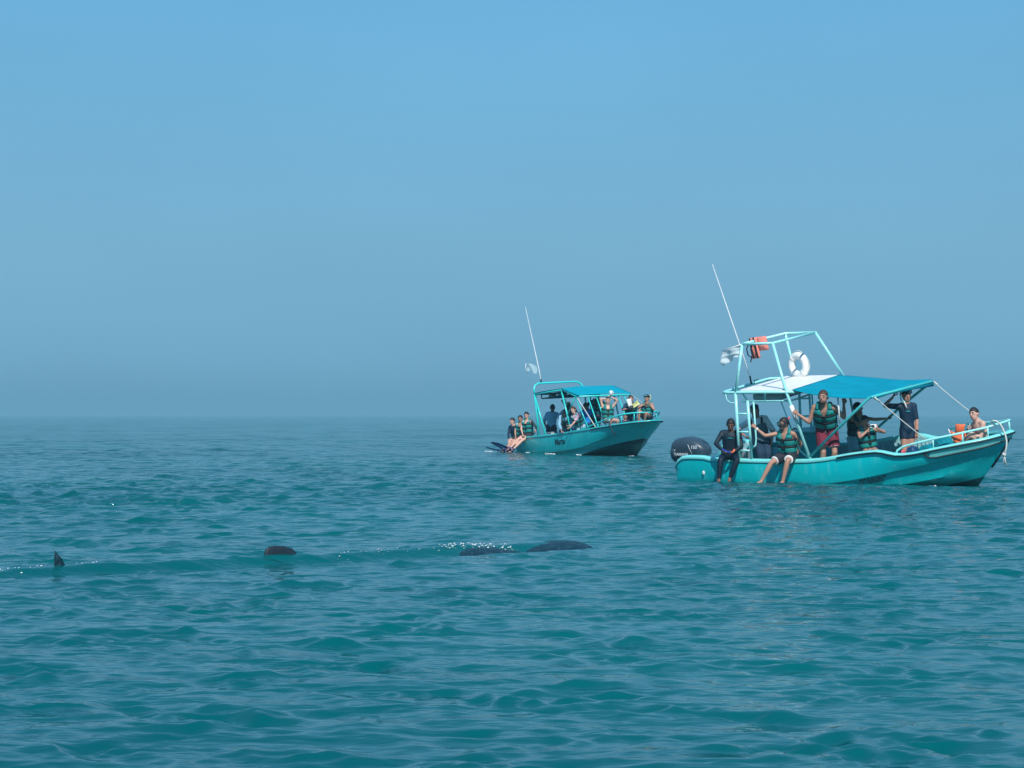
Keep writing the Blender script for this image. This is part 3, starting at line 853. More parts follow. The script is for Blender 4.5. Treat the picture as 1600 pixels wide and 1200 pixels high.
# cargo on the near boat
def bucket():
    b = local_thing('bucket', MA, (-1.52, -.72, .20), 'pale grey plastic bucket standing behind the ladder of the nearer boat', 'bucket')
    mb = MBx()
    n = 24
    rows = [(0, .0), (.11, .0), (.115, .02), (.145, .56), (.152, .57), (.152, .60), (.135, .60), (.105, .04), (.0, .035)]
    rings = [[(r * math.cos(2 * math.pi * k / n), r * math.sin(2 * math.pi * k / n), z) for k in range(n)] for r, z in rows[1:-1]]
    mb.ring_tube(rings, True)
    mb.build('pail', M_GREY, b)
    mb = MBx(); mb.tube([(-.14, 0, .56), (-.13, .0, .66), (-.06, 0, .74), (.06, 0, .74), (.13, 0, .66), (.14, 0, .56)], .006, 5); mb.build('handle', M_SILVER, b)
bucket()
def bag(loc, size, label, m, seed, cat='bag', name='bag', rot=0.0):
    b = local_thing(name, MA, loc, label, cat)
    rng = random.Random(seed)
    mb = MBx(); g = bmesh.ops.create_icosphere(mb.bm, subdivisions=4, radius=1)
    from mathutils import noise as nz
    for v in g['verts']:
        p = v.co.copy(); k = 1 + .16 * nz.noise(p * 2.1 + V((seed, 0, 0))) + .09 * nz.noise(p * 5 + V((0, seed, 0)))
        p = V((math.copysign(abs(p.x) ** .75, p.x), math.copysign(abs(p.y) ** .75, p.y), p.z)) * k
        x, y = p.x * size[0], p.y * size[1]
        c, s_ = math.cos(rot), math.sin(rot)
        v.co = V((x * c - y * s_, x * s_ + y * c, max(0.0, (p.z + .8) * size[2] / 1.8 * 1.6)))
    mb.build('sack', m, b, smooth=True)
    return b
M_BAG = mat('teal_dry_bag', (.0, .20, .25), .35, noise=.35, nscale=4, bump=.03, bscale=6)
M_BAGB = mat('dark_blue_bag', (.005, .05, .14), .5, noise=.3, nscale=5, bump=.02, bscale=8)
M_ORG = mat('orange_foam', (.80, .17, .06), .7, noise=.15, nscale=7)
M_PINK = mat('pink_plastic', (.75, .12, .16), .5)
b1 = bag((2.52, -.38, .62), (.23, .24, .23), 'crumpled teal dry bag lying on the nearer boat\'s foredeck', M_BAG, 3)
mb = MBx(); mb.tube([(-.16, -.12, .30), (-.05, -.20, .30), (.10, -.22, .20), (.16, -.18, .10)], .016, 5); mb.build('carry_strap', M_BLACK, b1)
bag((2.28, -.55, .62), (.16, .17, .16), 'small dark teal bag at the aft edge of the foredeck beside the crumpled dry bag', M_BAG, 8)
bag((2.0, -.62, .50), (.12, .16, .22), 'dark blue bag standing on the bench under the starboard rail', M_BAGB, 5)
oj = local_thing('life_jacket', MA, (2.80, -.30, .80), 'bright orange life jacket slumped beside the crumpled dry bag at the bow', 'life jacket')
rows = [[V((-.16 + .34 * j / 6 + .12 * i / 8, .02 * math.sin(2 * i) - .05, .30 - .27 * i / 8 - .02 * j)) for j in range(7)] for i in range(9)]
slab(rows, .09).build('foam_panel', M_ORG, oj)
rows = [[V((-.10 + .20 * j / 6, .12 + .02 * math.sin(i + j), .40 - .30 * i / 8)) for j in range(7)] for i in range(9)]
slab(rows, .08).build('foam_panel', M_ORG, oj)
mb = MBx(); mb.tube([(-.17, -.05, .34), (-.10, -.06, .15), (-.02, -.06, -.03)], .012, 5); mb.build('edge_piping', M_PALEWHITE, oj)
o2 = local_thing('snorkelling_mask', MA, (2.12, -.62, .53), 'orange framed diving mask lying on the bench below the starboard rail', 'mask')
mb = MBx(); mb.tube([V((.10 * math.cos(t), 0.0, .13 + .075 * math.sin(t))) for t in [2 * math.pi * i / 20 for i in range(20)]], .022, 6, closed=True); mb.build('mask_frame', M_ORG, o2)
mb = MBx(); mb.tube([(0, -.012, .13), (0, .012, .13)], [.085, .085], 20); mb.build('lens', M_GREY, o2)
mb = MBx(); mb.tube([V((.13 * math.cos(t), .08 + .05 * math.sin(t), .12)) for t in [math.pi * i / 10 for i in range(11)]], .009, 5); mb.build('head_strap', M_PALEWHITE, o2)
pf = local_thing('swim_fin', MA, (1.90, -.70, .50), 'pink swim fin standing on end beside the dark blue bag', 'swim fin')
mb = MBx(); mb.sheet([[V((-.03 - .02 * i / 8, -.07 + .14 * j / 5, .30 * i / 8)) for j in range(6)] for i in range(9)], .016); mb.build('blade', M_PINK, pf)
mb = MBx(); mb.tube([(-.03, 0, -.0), (-.0, 0, .06), (.01, 0, .12)], [.05, .055, .04], 8); mb.build('foot_pocket', M_BLACK, pf)

# ================================================================== FAR BOAT
boatB = root('motorboat', MB_, 'farther turquoise open motorboat, passengers in a row under its flat bright canopy', 'boat', 'open tour boats')
specB = dict(
    G=[(-3.75, .80, .42), (-3.62, .90, .55), (-3.3, .95, .64), (-2.9, .98, .71), (-2.5, 1.0, .765), (-1.5, 1.0, .755), (-.3, 1.0, .755), (1.3, 1.0, .79), (2.4, .99, .815), (3.2, .92, .84), (3.7, .77, .865), (4.05, .55, .88), (4.30, .28, .885), (4.44, 0, .89)],
    K=[(-3.75, .78, .12), (-2, .95, .14), (0, .97, .17), (1.2, .96, .22), (2.2, .95, .36), (2.9, .84, .48), (3.5, .60, .58), (3.9, .33, .63), (4.17, 0, .66)],
    C=[(-3.75, .74, -.02), (-1, .90, -.03), (.6, .90, -.02), (1.6, .86, .02), (2.3, .74, .08), (2.95, .52, .13), (3.4, .24, .18), (3.70, 0, .22)],
    Ke=[(-3.7, .0, -.24), (-1, 0, -.3), (1.5, 0, -.34), (2.6, 0, -.34), (3.1, 0, -.26), (3.36, 0, -.10), (3.55, 0, .05)],
    step=.03, floor=.24, fore=2.9, foredrop=.26, well=-3.0, wellz=.42)
HB = build_hull(boatB, specB, M_HULL_B, M_TRIMB)
lettering_on(boatB, HB, 'Marta', .30, -.10, .42, M_INK, (HB['G'], HB['K']), shear=.05, bulge=.022)
for sgn in (1, -1):
    f = (lambda p: p) if sgn == 1 else mir
    mb = MBx(); mb.tube([f(HB['gw'](k, -.034, -.016)) for k in range(HB['N']) if HB['G'][k].x > 2.0], .014, 6); mb.build('rub_rail', M_BLACK, boatB)
for x, z in ((-2.2, .56), (-.9, .56), (.5, .56), (1.8, .56)):
    mb = MBx(); mb.box((x, 0, z - .03), (.36, 1.52, .06), bev=.012); mb.box((x, 0, (z + .24) / 2 - .03), (.26, 1.3, z - .24 - .06), bev=.008)
    mb.build('bench_seat', M_TEALIN, boatB)
mb = MBx(); mb.box((-1.45, .25, .62), (.55, .6, .76), bev=.03); mb.build('console', M_TEALIN, boatB)
YB = 2.24
tubes('roof_frame', [[(.33, -1.0, YB), (-1.62, -1.0, YB - .02), (-1.72, -.9, YB - .02), (-1.72, .9, YB - .02), (-1.62, 1.0, YB - .02), (.33, 1.0, YB)], [(.33, -1, YB), (.33, 1, YB)]], .032, M_TUBEB, boatB)
tubes('hoop', [[(-1.66, -1.0, YB), (-1.70, -1.0, 2.42), (-1.72, -.93, 2.54), (-1.72, -.80, 2.60), (-1.72, .72, 2.60), (-1.72, .86, 2.54), (-1.70, .95, 2.42), (-1.66, 1.0, YB)]], .034, M_TUBEB, boatB)
tubes('post', [[(-1.66, -1.0, YB), (-1.60, -1.0, 1.55), (-1.62, -.99, .78)]], .046, M_TUBEB, boatB)
tubes('post', [[(-1.70, -1.0, YB - .02), (-1.14, -.97, .78)]], .036, M_TUBEB, boatB)
tubes('post', [[(-1.66, 1.0, YB), (-1.60, .98, .78)]], .034, M_TUBEB, boatB)
tubes('post', [[(-1.10, 1.0, YB), (-1.62, .98, 1.45)]], .024, M_TUBEB, boatB)
tubes('post', [[(.28, -1.0, YB), (.72, -.98, .80)]], .032, M_TUBEB, boatB)
tubes('post', [[(.28, 1.0, YB), (.72, .98, .80)]], .032, M_TUBEB, boatB)
tubes('stay', [[(1.22, -1.0, 1.95), (.60, -.99, 1.38)]], .024, M_TUBEB, boatB)
tubes('stay', [[(1.22, -1.0, 1.95), (1.9, -.98, .85)]], .020, M_TUBEB, boatB)
tubes('canopy_bail', [[(.33, -1, YB), (1.30, -1.0, 1.94), (1.42, -.94, 1.93), (1.50, .92, 1.90), (1.44, 1.0, 1.86), (1.40, 1.0, 1.72)]], .030, M_TUBEB, boatB)
for y in (-.62, -.30, .55):
    tubes('stay', [[(1.40, y, 1.92), (2.05, y + .02, .56)]], .022, M_TUBEB, boatB)
tubes('stay', [[(1.46, .72, 1.88), (2.1, .92, .86)]], .024, M_TUBEB, boatB)
rows = []
for i in range(31):
    u = i / 30; r = []
    for j in range(15):
        v = j / 14
        if u < .62: x = -1.74 + (.33 + 1.74) * u / .62; z = YB + .02 + .03 * u / .62
        else:
            t = (u - .62) / .38; x = .33 + (1.44 + .06 * v - .33) * t; z = YB + .05 - (YB + .05 - 1.965 + .025 * v) * t
        z += -.012 * math.sin(math.pi * v) * 0 + .03 * math.sin(math.pi * v) + .006 * math.sin(11 * v + 7 * u)
        r.append((x, -1.03 + 2.06 * v, z))
    rows.append(r)
mb = MBx(); mb.sheet(rows, .010); mb.build('canopy', M_CANVASB, boatB)
# overhead rack with spare vests stowed in it
M_DARKTEAL = mat('dark_teal_net', (.0, .10, .13), .8)  # dark teal for the rack tubes and net
rk = []
for y in (-.8, -.4, 0, .4, .8): rk.append([(-1.45, y, 2.05), (.15, y, 2.07)])
for x in (-1.45, -.9, -.4, .15): rk.append([(x, -.85, 2.05), (x, .85, 2.05)])
rk.append([(-1.45, -.85, 2.05), (-1.45, -.85, YB)]); rk.append([(.15, -.85, 2.05), (.15, -.85, YB)]); rk.append([(-1.45, .85, 2.05), (-1.45, .85, YB)])
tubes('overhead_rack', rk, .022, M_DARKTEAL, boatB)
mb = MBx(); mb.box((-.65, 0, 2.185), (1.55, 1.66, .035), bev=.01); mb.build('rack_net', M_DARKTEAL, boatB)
for i, (x, y, w) in enumerate(((-1.2, -.55, .22), (-1.25, -.15, .14), (-1.2, .3, .34), (-1.3, .7, .18), (-.4, -.6, .26), (-.5, .1, .2))):
    o = local_thing('folded_vest', MB_, (x, y, 2.07), ['pale folded vest in the overhead rack of the farther boat, nearest its aft starboard post', 'small pale vest second from the aft starboard end of the farther boat\'s rack', 'wide pale folded vest in the middle of the farther boat\'s overhead rack', 'narrow pale vest at the far end of the aft overhead rack',
        'folded vest at the front of the farther boat\'s overhead rack, starboard side', 'folded vest at the front of the farther boat\'s overhead rack, middle'][i], 'life jacket', 'vests stowed overhead on the farther boat')
    mb = MBx(); mb.box((0, 0, .045), (.20, w, .085), bev=.02); mb.build('foam_panel', M_GREY, o)
    mb = MBx(); mb.box((0, 0, .048), (.205, .02, .09), bev=.003); mb.build('strap', M_BLACK, o)
PRB = [(1.3, -.95, .82), (1.9, -.95, .90), (2.55, -.94, .99), (3.0, -.92, 1.06), (3.4, -.83, 1.12), (3.7, -.72, 1.17), (3.95, -.50, 1.19), (4.12, -.25, 1.19), (4.18, 0, 1.17)]
pr = tubes('pulpit_rail', [crom(PRB, 24) + [mir(p) for p in crom(PRB, 24)[::-1][1:]]], .026, M_TUBEB, boatB)
for sg in (1, -1):
    for x, y, z0, z1 in ((2.55, .93, .81, .99), (3.2, .89, .83, 1.09), (3.68, .71, .86, 1.16), (4.0, .42, .88, 1.19)):
        tubes('rail_post', [[(x, -sg * y, z1), (x - .05, -sg * y, z0)]], .018, M_TUBEB, pr)
mb = MBx(); mb.tube([(-1.72, -.68, 2.6), (-1.80, -.68, 3.05), (-2.35, -.75, 5.36)], [.016, .014, .007], 6); an = mb.build('antenna', M_PALEWHITE, boatB)
mb = MBx(); mb.tube([(-1.72, -.68, 2.6), (-1.73, -.68, 2.74)], .028, 6); mb.build('antenna_bracket', M_BLACK, an)
fg2 = local_thing('flag', MB_, (-1.96, -.70, 3.27), 'small tattered pale pennant on the antenna of the farther boat', 'flag')
rows = []
for i in range(10):
    u = i / 9; r = []
    for j in range(8):
        v = j / 7
        r.append((-.22 * u, -.27 * u + .04 * math.sin(7 * u + 3 * v), -.02 - .30 * v * (1 - .2 * u) + .10 * u - .03 * math.sin(9 * u)))
    rows.append(r)
mb = MBx(); mb.sheet(rows, .004); mb.build('flag_cloth', mat('bleached_flag', (.45, .62, .68), .8, alpha=.45), fg2)
mb = MBx(); mb.tube([(-.22, -.28, .08), (-.25, -.31, -.08), (-.20, -.28, -.28)], .03, 5, flat=.3); mb.build('flag_edge', M_PALEWHITE, fg2)
rope_thing(MB_, [(1.30, -1.0, 1.94), (2.35, -.96, .86)], .016, 'white rope from the near corner of the farther boat\'s canopy down to its gunwale', .0, group=GR)
rope_thing(MB_, [(1.44, 1.0, 1.92), (3.6, .76, 1.16)], .009, 'thin rope from the far corner of the farther canopy forward to the bow rail', .02, group=GR)
rope_thing(MB_, [(3.30, -.82, 1.11), (3.34, -1.0, .92), (3.44, -.97, .70), (3.50, -.90, .50)], .020, 'black line hanging from the bow rail down the side of the farther boat', m=M_BLACK, group=GR)
# small white fittings lying on the quarter
w = local_thing('cooler_box', MB_, (-1.45, -.55, .56), 'small white cooler box beside the aft post of the farther boat', 'cooler')
mb = MBx(); mb.box((0, 0, .13), (.34, .26, .26), bev=.02); mb.build('tub', M_PALEWHITE, w)
mb = MBx(); mb.box((0, 0, .285), (.36, .28, .045), bev=.012); mb.build('lid', M_GREY, w)

# ================================================================== PEOPLE
M_SKIN = {
 'light': mat('light_skin', (.60, .35, .27), .5, noise=.06, nscale=9),
 'tan': mat('tanned_skin', (.42, .22, .155), .5, noise=.07, nscale=9),
 'brown': mat('brown_skin', (.20, .095, .065), .5, noise=.07, nscale=9),
}
M_EYE = mat('eye_white', (.7, .68, .65), .3)
M_IRIS = mat('dark_iris', (.02, .012, .01), .2)
M_LIP = mat('lips', (.38, .13, .11), .5)
M_HAIR = {'black': mat('black_hair', (.010, .009, .010), .55, noise=.3, nscale=40, bump=.01, bscale=70),
          'brown': mat('brown_hair', (.055, .028, .016), .55, noise=.3, nscale=40, bump=.01, bscale=70)}
M_NEO = mat('black_neoprene', (.003, .016, .032), .6, spec=.3, noise=.12, nscale=6, bump=.02, bscale=10)
M_NEO2 = mat('navy_neoprene', (.003, .022, .050), .6, spec=.3, noise=.12, nscale=6, bump=.02, bscale=10)
M_VEST = mat('green_foam_nylon', (.0, .20, .19), .7, noise=.14, nscale=9, bump=.008, bscale=22)
M_VESTD = mat('dark_green_nylon', (.0, .075, .085), .7, noise=.14, nscale=9, bump=.008, bscale=22)
M_BELT = mat('black_webbing', (.008, .012, .018), .7)
M_MAROON = mat('maroon_shorts', (.16, .010, .03), .8, noise=.18, nscale=7, bump=.03, bscale=9)
M_BLACKC = mat('black_cloth', (.018, .022, .032), .8, noise=.15, nscale=7, bump=.03, bscale=9)
M_BLUEC = mat('bright_blue_cloth', (.01, .07, .48), .7, noise=.1, nscale=8)
M_PALEB = mat('pale_blue_cloth', (.22, .45, .52), .8, noise=.12, nscale=6, bump=.03, bscale=9)
M_SHIRTB = mat('light_blue_shirt', (.22, .42, .58), .85, noise=.10, nscale=6, bump=.035, bscale=8)
M_SHIRTW = mat('white_shirt', (.72, .74, .76), .85, noise=.06, nscale=6, bump=.035, bscale=8)
M_GREYC = mat('grey_cloth', (.10, .17, .21), .85, noise=.12, nscale=6, bump=.035, bscale=8)
M_NAVY = mat('navy_cloth', (.006, .035, .075), .8, noise=.12, nscale=7, bump=.03, bscale=9)
M_FLORAL = mat('printed_cloth', (.55, .35, .45), .8, noise=.7, nscale=12, dirt=(.05, .30, .35), dscale=9, damount=1.0)
M_FIN = mat('dark_blue_fin', (.006, .03, .14), .4, noise=.1)
M_YEL = mat('yellow_plastic', (.60, .62, .26), .5, noise=.08)

ARM = [(0, .052), (.15, .053), (.5, .046), (.9, .040), (1.0, .039), (1.25, .041), (1.6, .033), (2.0, .026)]
LEG = [(0, .088), (.15, .090), (.5, .078), (.9, .056), (1.0, .054), (1.3, .058), (1.7, .043), (2.0, .036)]
TOR = [(-.20, .095, .085), (-.10, .150, .105), (.02, .168, .115), (.22, .146, .098), (.42, .148, .102), (.66, .164, .114), (.82, .166, .104), (.90, .135, .088), (.97, .085, .066), (1.05, .056, .058)]
def interp(tab, t, k=1):
    return float(np.interp(t, [q[0] for q in tab], [q[k] for q in tab]))

def remeshed(bm, voxel, smooth=4):
    bmesh.ops.recalc_face_normals(bm, faces=bm.faces)
    me = bpy.data.meshes.new('tmp'); bm.to_mesh(me); bm.free()
    o = bpy.data.objects.new('tmp', me); COL.objects.link(o)
    r = o.modifiers.new('r', 'REMESH'); r.mode = 'VOXEL'; r.voxel_size = voxel; r.use_smooth_shade = True
    if smooth:
        s = o.modifiers.new('s', 'SMOOTH'); s.iterations = smooth; s.factor = .5
    dg = bpy.context.evaluated_depsgraph_get()
    out = bpy.data.meshes.new_from_object(o.evaluated_get(dg))
    bpy.data.objects.remove(o); bpy.data.meshes.remove(me)
    return out

HEAD_K = 1.13
class Fig:
    def __init__(s, h, up, face, hands, elbows, feet, knees, look, lean=0.0, slim=1.0, head_off=(0, 0, 0)):
        s.h = h; s.slim = slim
        s.u = V(up).normalized(); f = V(face); s.f = (f - s.u * f.dot(s.u)).normalized()
        s.l = s.u.cross(s.f).normalized()
        s.neck = s.u * .50 * h
        s.sh = {}; s.el = {}; s.wr = {}; s.hip = {}; s.kn = {}; s.an = {}
        for k, sg in (('R', -1), ('L', 1)):
            s.sh[k] = s.neck - s.u * .055 * h + s.l * sg * .172 * h * slim
            s.hip[k] = s.l * sg * .088 * h * slim ** 1.5 - s.u * .02 * h
            s.el[k], s.wr[k] = s.ik(s.sh[k], V(hands[k]), .29 * h, .25 * h, V(elbows[k]))
            s.kn[k], s.an[k] = s.ik(s.hip[k], V(feet[k]), .43 * h, .42 * h, V(knees[k]))
        lk = V(look).normalized(); s.look = lk
        hu = (s.u * .7 + V((0, 0, 1)) * .6); hu = (hu - lk * hu.dot(lk)).normalized()
        s.hu = hu; s.hl = hu.cross(lk).normalized()
        s.head = s.neck + (s.u * .6 + hu * .4) * .158 * h + lk * .03 * h + V(head_off)
    def ik(s, a, t, l1, l2, pole):
        d = t - a; D = d.length
        Dm = min(D, (l1 + l2) * .995); Dm = max(Dm, abs(l1 - l2) * 1.05 + .02)
        dn = d.normalized(); t2 = a + dn * Dm
        x = (l1 * l1 - l2 * l2 + Dm * Dm) / (2 * Dm)
        hgt = math.sqrt(max(0, l1 * l1 - x * x))
        p = pole - dn * pole.dot(dn)
        if p.length < 1e-4: p = V((0, 0, -1)) - dn * dn.z * -1
        return a + dn * x + p.normalized() * hgt, t2
    def limb(s, which, k, t):
        A, B, Cc = (s.sh[k], s.el[k], s.wr[k]) if which == 'arm' else (s.hip[k], s.kn[k], s.an[k])
        return A.lerp(B, t) if t <= 1 else B.lerp(Cc, t - 1)
    def limb_tube(s, mb, which, k, t0, t1, e=0.0, n=10, flare=0.0):
        tab = ARM if which == 'arm' else LEG
        ts = sorted(set([t0, t1] + [q for q in (.08, .25, .5, .75, .92, 1.0, 1.08, 1.25, 1.5, 1.75) if t0 < q < t1]))
        pts = [s.limb(which, k, t) for t in ts]
        rr = [interp(tab, t) * s.h + e + flare * (t - t0) / max(.01, t1 - t0) for t in ts]
        mb.tube(pts, rr, n)
    def tor_ring(s, hh, e=0.0, n=20, w=1.0):
        c = s.u * (.50 * s.h * hh); a = interp(TOR, hh, 1) * s.h * s.slim * w + e; b = interp(TOR, hh, 2) * s.h + e
        return [c + s.l * a * math.copysign(abs(math.cos(t)) ** .85, math.cos(t)) + s.f * b * math.sin(t) for t in [2 * math.pi * i / n for i in range(n)]]
    def torso(s, mb, h0=-.2, h1=1.05, e=0.0):
        hs = sorted(set([h0, h1] + [q[0] for q in TOR if h0 < q[0] < h1]))
        mb.ring_tube([s.tor_ring(q, e) for q in hs])
    def body(s, voxel):
        mb = MBx(); h = s.h
        s.torso(mb)
        for k, sg in (('R', -1), ('L', 1)):
            s.limb_tube(mb, 'arm', k, 0, 2.0); s.limb_tube(mb, 'leg', k, 0, 2.0)
            mb.ell(s.sh[k] + s.l * -sg * .01, (.060 * h,) * 3); mb.ell(s.sh[k] - s.l * sg * .06 * h + s.u * .015 * h, (.06 * h,) * 3)
            # palm
            d = (s.wr[k] - s.el[k]).normalized(); s.hd = d
            mb.ell(s.hip[k] - s.f * .035 * h, (.095 * h * s.slim,) * 3)
        h0 = h; h = h * HEAD_K
        mb.tube([s.neck - s.u * .06 * h, s.head - s.hu * .05 * h], [.060 * h, .052 * h], 12)
        A = Matrix((s.hl, s.look, s.hu)).transposed()
        mb.ell(s.head + s.hu * .012 * h - s.look * .008 * h, (.074 * h, .092 * h, .100 * h), A, sub=3)
        mb.ell(s.head - s.hu * .050 * h + s.look * .022 * h, (.056 * h, .062 * h, .066 * h), A, sub=3)
        mb.ell(s.head - s.hu * .088 * h + s.look * .052 * h, (.026 * h, .022 * h, .022 * h), A)
        h = h0
        for k in 'RL':
            d, nrm, sd = s.hand_frame(k)
            mb.tube([s.wr[k] - d * .02, s.wr[k] + d * .03 * h, s.wr[k] + d * .075 * h, s.wr[k] + d * .092 * h], [.026 * h, .036 * h, .041 * h, .036 * h], 10, flat=.45, up=sd)
            # foot
            fd = s.foot_dir(k); q = s.an[k]
            leg = (s.an[k] - s.kn[k]).normalized()
            dn = (leg - fd * leg.dot(fd)).normalized()
            mb.ell(q - fd * .03 * h + dn * .025 * h, (.036 * h,) * 3)
            mb.tube([q - fd * .035 * h + dn * .02 * h, q + fd * .06 * h + dn * .032 * h, q + fd * .14 * h + dn * .048 * h, q + fd * .185 * h + dn * .055 * h], [.036 * h, .040 * h, .044 * h, .030 * h], 10, flat=.55, up=fd.cross(dn))
        return remeshed(mb.bm, voxel)
    def foot_dir(s, k):
        if getattr(s, 'toes', None): return V(s.toes).normalized()
        leg = (s.an[k] - s.kn[k]).normalized()
        f = s.f + V((0, 0, -.25)); f = f - leg * f.dot(leg) * .8
        return f.normalized()
    def hand_frame(s, k):
        d = (s.wr[k] - s.el[k]).normalized()
        hd = getattr(s, 'hdir', {}).get(k)
        if hd: d = (d * .35 + V(hd).normalized()).normalized()
        ref = getattr(s, 'palm', {}).get(k) or (s.head - s.wr[k])
        nrm = V(ref); nrm = (nrm - d * nrm.dot(d)).normalized()
        return d, nrm, d.cross(nrm).normalized()
    def extras(s, bm):
        """fingers, ears, nose, eyes, brows and lips joined into the body mesh"""
        mb = MBx(); mb.bm.free(); mb.bm = bm
        h = s.h
        for k, sg in (('R', -1), ('L', 1)):
            d, nrm, sd = s.hand_frame(k)
            curl = getattr(s, 'curl', {}).get(k, .55)
            for i, (off, ln) in enumerate(((-.029, .068), (-.010, .078), (.010, .073), (.028, .058))):
                p = s.wr[k] + d * .078 * h + sd * off * h; a = 0; pts = [p]; dd = d
                for q in range(3):
                    a += curl * (.7 if q == 0 else 1.0)
                    p = p + (d * math.cos(a) + nrm * math.sin(a)) * ln * h * (.42, .33, .25)[q] + sd * off * .05
                    pts.append(p)
                mb.tube(pts, [.0095 * h, .009 * h, .008 * h, .006 * h], 6)
            ts = -1 if k == 'R' else 1
            ts = -1
            p0 = s.wr[k] + d * .028 * h + sd * -.026 * h
            dt = (d * .75 + sd * -.75 + nrm * .35 * (1 + curl)).normalized(); dt2 = (d * .9 + nrm * .6 * (.5 + curl) - sd * .1).normalized()
            mb.tube([p0, p0 + dt * .034 * h, p0 + dt * .034 * h + dt2 * .03 * h, p0 + dt * .034 * h + dt2 * .052 * h], [.013 * h, .011 * h, .010 * h, .007 * h], 6)
        h = h * HEAD_K
        A = Matrix((s.hl, s.look, s.hu)).transposed()
        F, U, L, c = s.look, s.hu, s.hl, s.head
        mb.tube([c + F * .082 * h + U * .022 * h, c + F * .094 * h - U * .002 * h, c + F * .104 * h - U * .016 * h, c + F * .090 * h - U * .026 * h], [.008 * h, .010 * h, .014 * h, .009 * h], 8)
        for sg in (1, -1):
            mb.ell(c + L * sg * .075 * h - U * .005 * h - F * .005 * h, (.011 * h, .020 * h, .031 * h), A)
            mb.ell(c + F * .076 * h + L * sg * .030 * h + U * .010 * h, (.0115 * h, .007 * h, .0055 * h), A, mi=1)
            mb.ell(c + F * .0795 * h + L * sg * .030 * h + U * .010 * h, (.0052 * h, .005 * h, .0052 * h), A, mi=2)
            mb.tube([c + F * .083 * h + L * sg * .012 * h + U * .028 * h, c + F * .083 * h + L * sg * .032 * h + U * .034 * h, c + F * .072 * h + L * sg * .048 * h + U * .029 * h], [.0045 * h, .006 * h, .003 * h], 5, mi=4)
        mb.tube([c + F * .074 * h + L * .026 * h - U * .053 * h, c + F * .086 * h - U * .051 * h, c + F * .074 * h - L * .026 * h - U * .053 * h], [.003 * h, .0085 * h, .003 * h], 6, mi=3)
    def hair(s, style):
        mb = MBx(); h = s.h * HEAD_K
        g = bmesh.ops.create_icosphere(mb.bm, subdivisions=4, radius=1)
        from mathutils import noise as nz
        low = {'short': -.10, 'long': -.55, 'hood': -.9}[style]
        for v in g['verts']:
            p = v.co.copy(); k = 1.09 + .05 * nz.noise(p * 6 + V((s.h * 9, 0, 0))) + .02 * nz.noise(p * 17)
            fx, uz = p.y, p.z
            if fx > 0: lim = low + (.42 - low) * min(1, (fx / .80)) ** 1.1
            else: lim = low - .25
            if style == 'hood': lim = .15 if fx > .55 else -2
            if uz < lim: k = .86
            v.co = s.head + (s.hu * .012 - s.look * .008) * h + s.hl * (p.x * .074 * k * h) + s.look * (p.y * .092 * k * h) + s.hu * (p.z * .100 * k * h)
        if style == 'long':
            base = s.head - s.look * .06 * h - s.hu * .02 * h
            mb.tube([base + s.hu * .06 * h, base - s.look * .03 * h - s.hu * .05 * h, base - s.look * .03 * h - s.hu * .14 * h, base - s.hu * .22 * h - s.look * .01], [.06 * h, .070 * h, .062 * h, .03 * h], 12, flat=.8)
        return mb

def garment(fig, parts, m, name, parent, voxel, smooth=3):
    mb = MBx()
    for p in parts:
        if p[0] == 'torso': fig.torso(mb, p[1], p[2], p[3])
        else:
            for k in 'RL': fig.limb_tube(mb, p[0], k, p[1], p[2], p[3], 12, p[4] if len(p) > 4 else 0)
            if p[0] == 'leg' and p[1] <= 0.05:
                for k in 'RL': mb.ell(fig.hip[k] - fig.f * .035 * fig.h, (.098 * fig.h * fig.slim + p[3],) * 3)
            if p[0] == 'arm' and p[1] <= 0.05:
                for k, sg in (('R', -1), ('L', 1)):
                    mb.ell(fig.sh[k], (.060 * fig.h + p[3],) * 3); mb.ell(fig.sh[k] - fig.l * sg * .06 * fig.h + fig.u * .015 * fig.h, (.060 * fig.h + p[3],) * 3)
    me = remeshed(mb.bm, voxel, smooth)
    return link(name, me, m, parent)

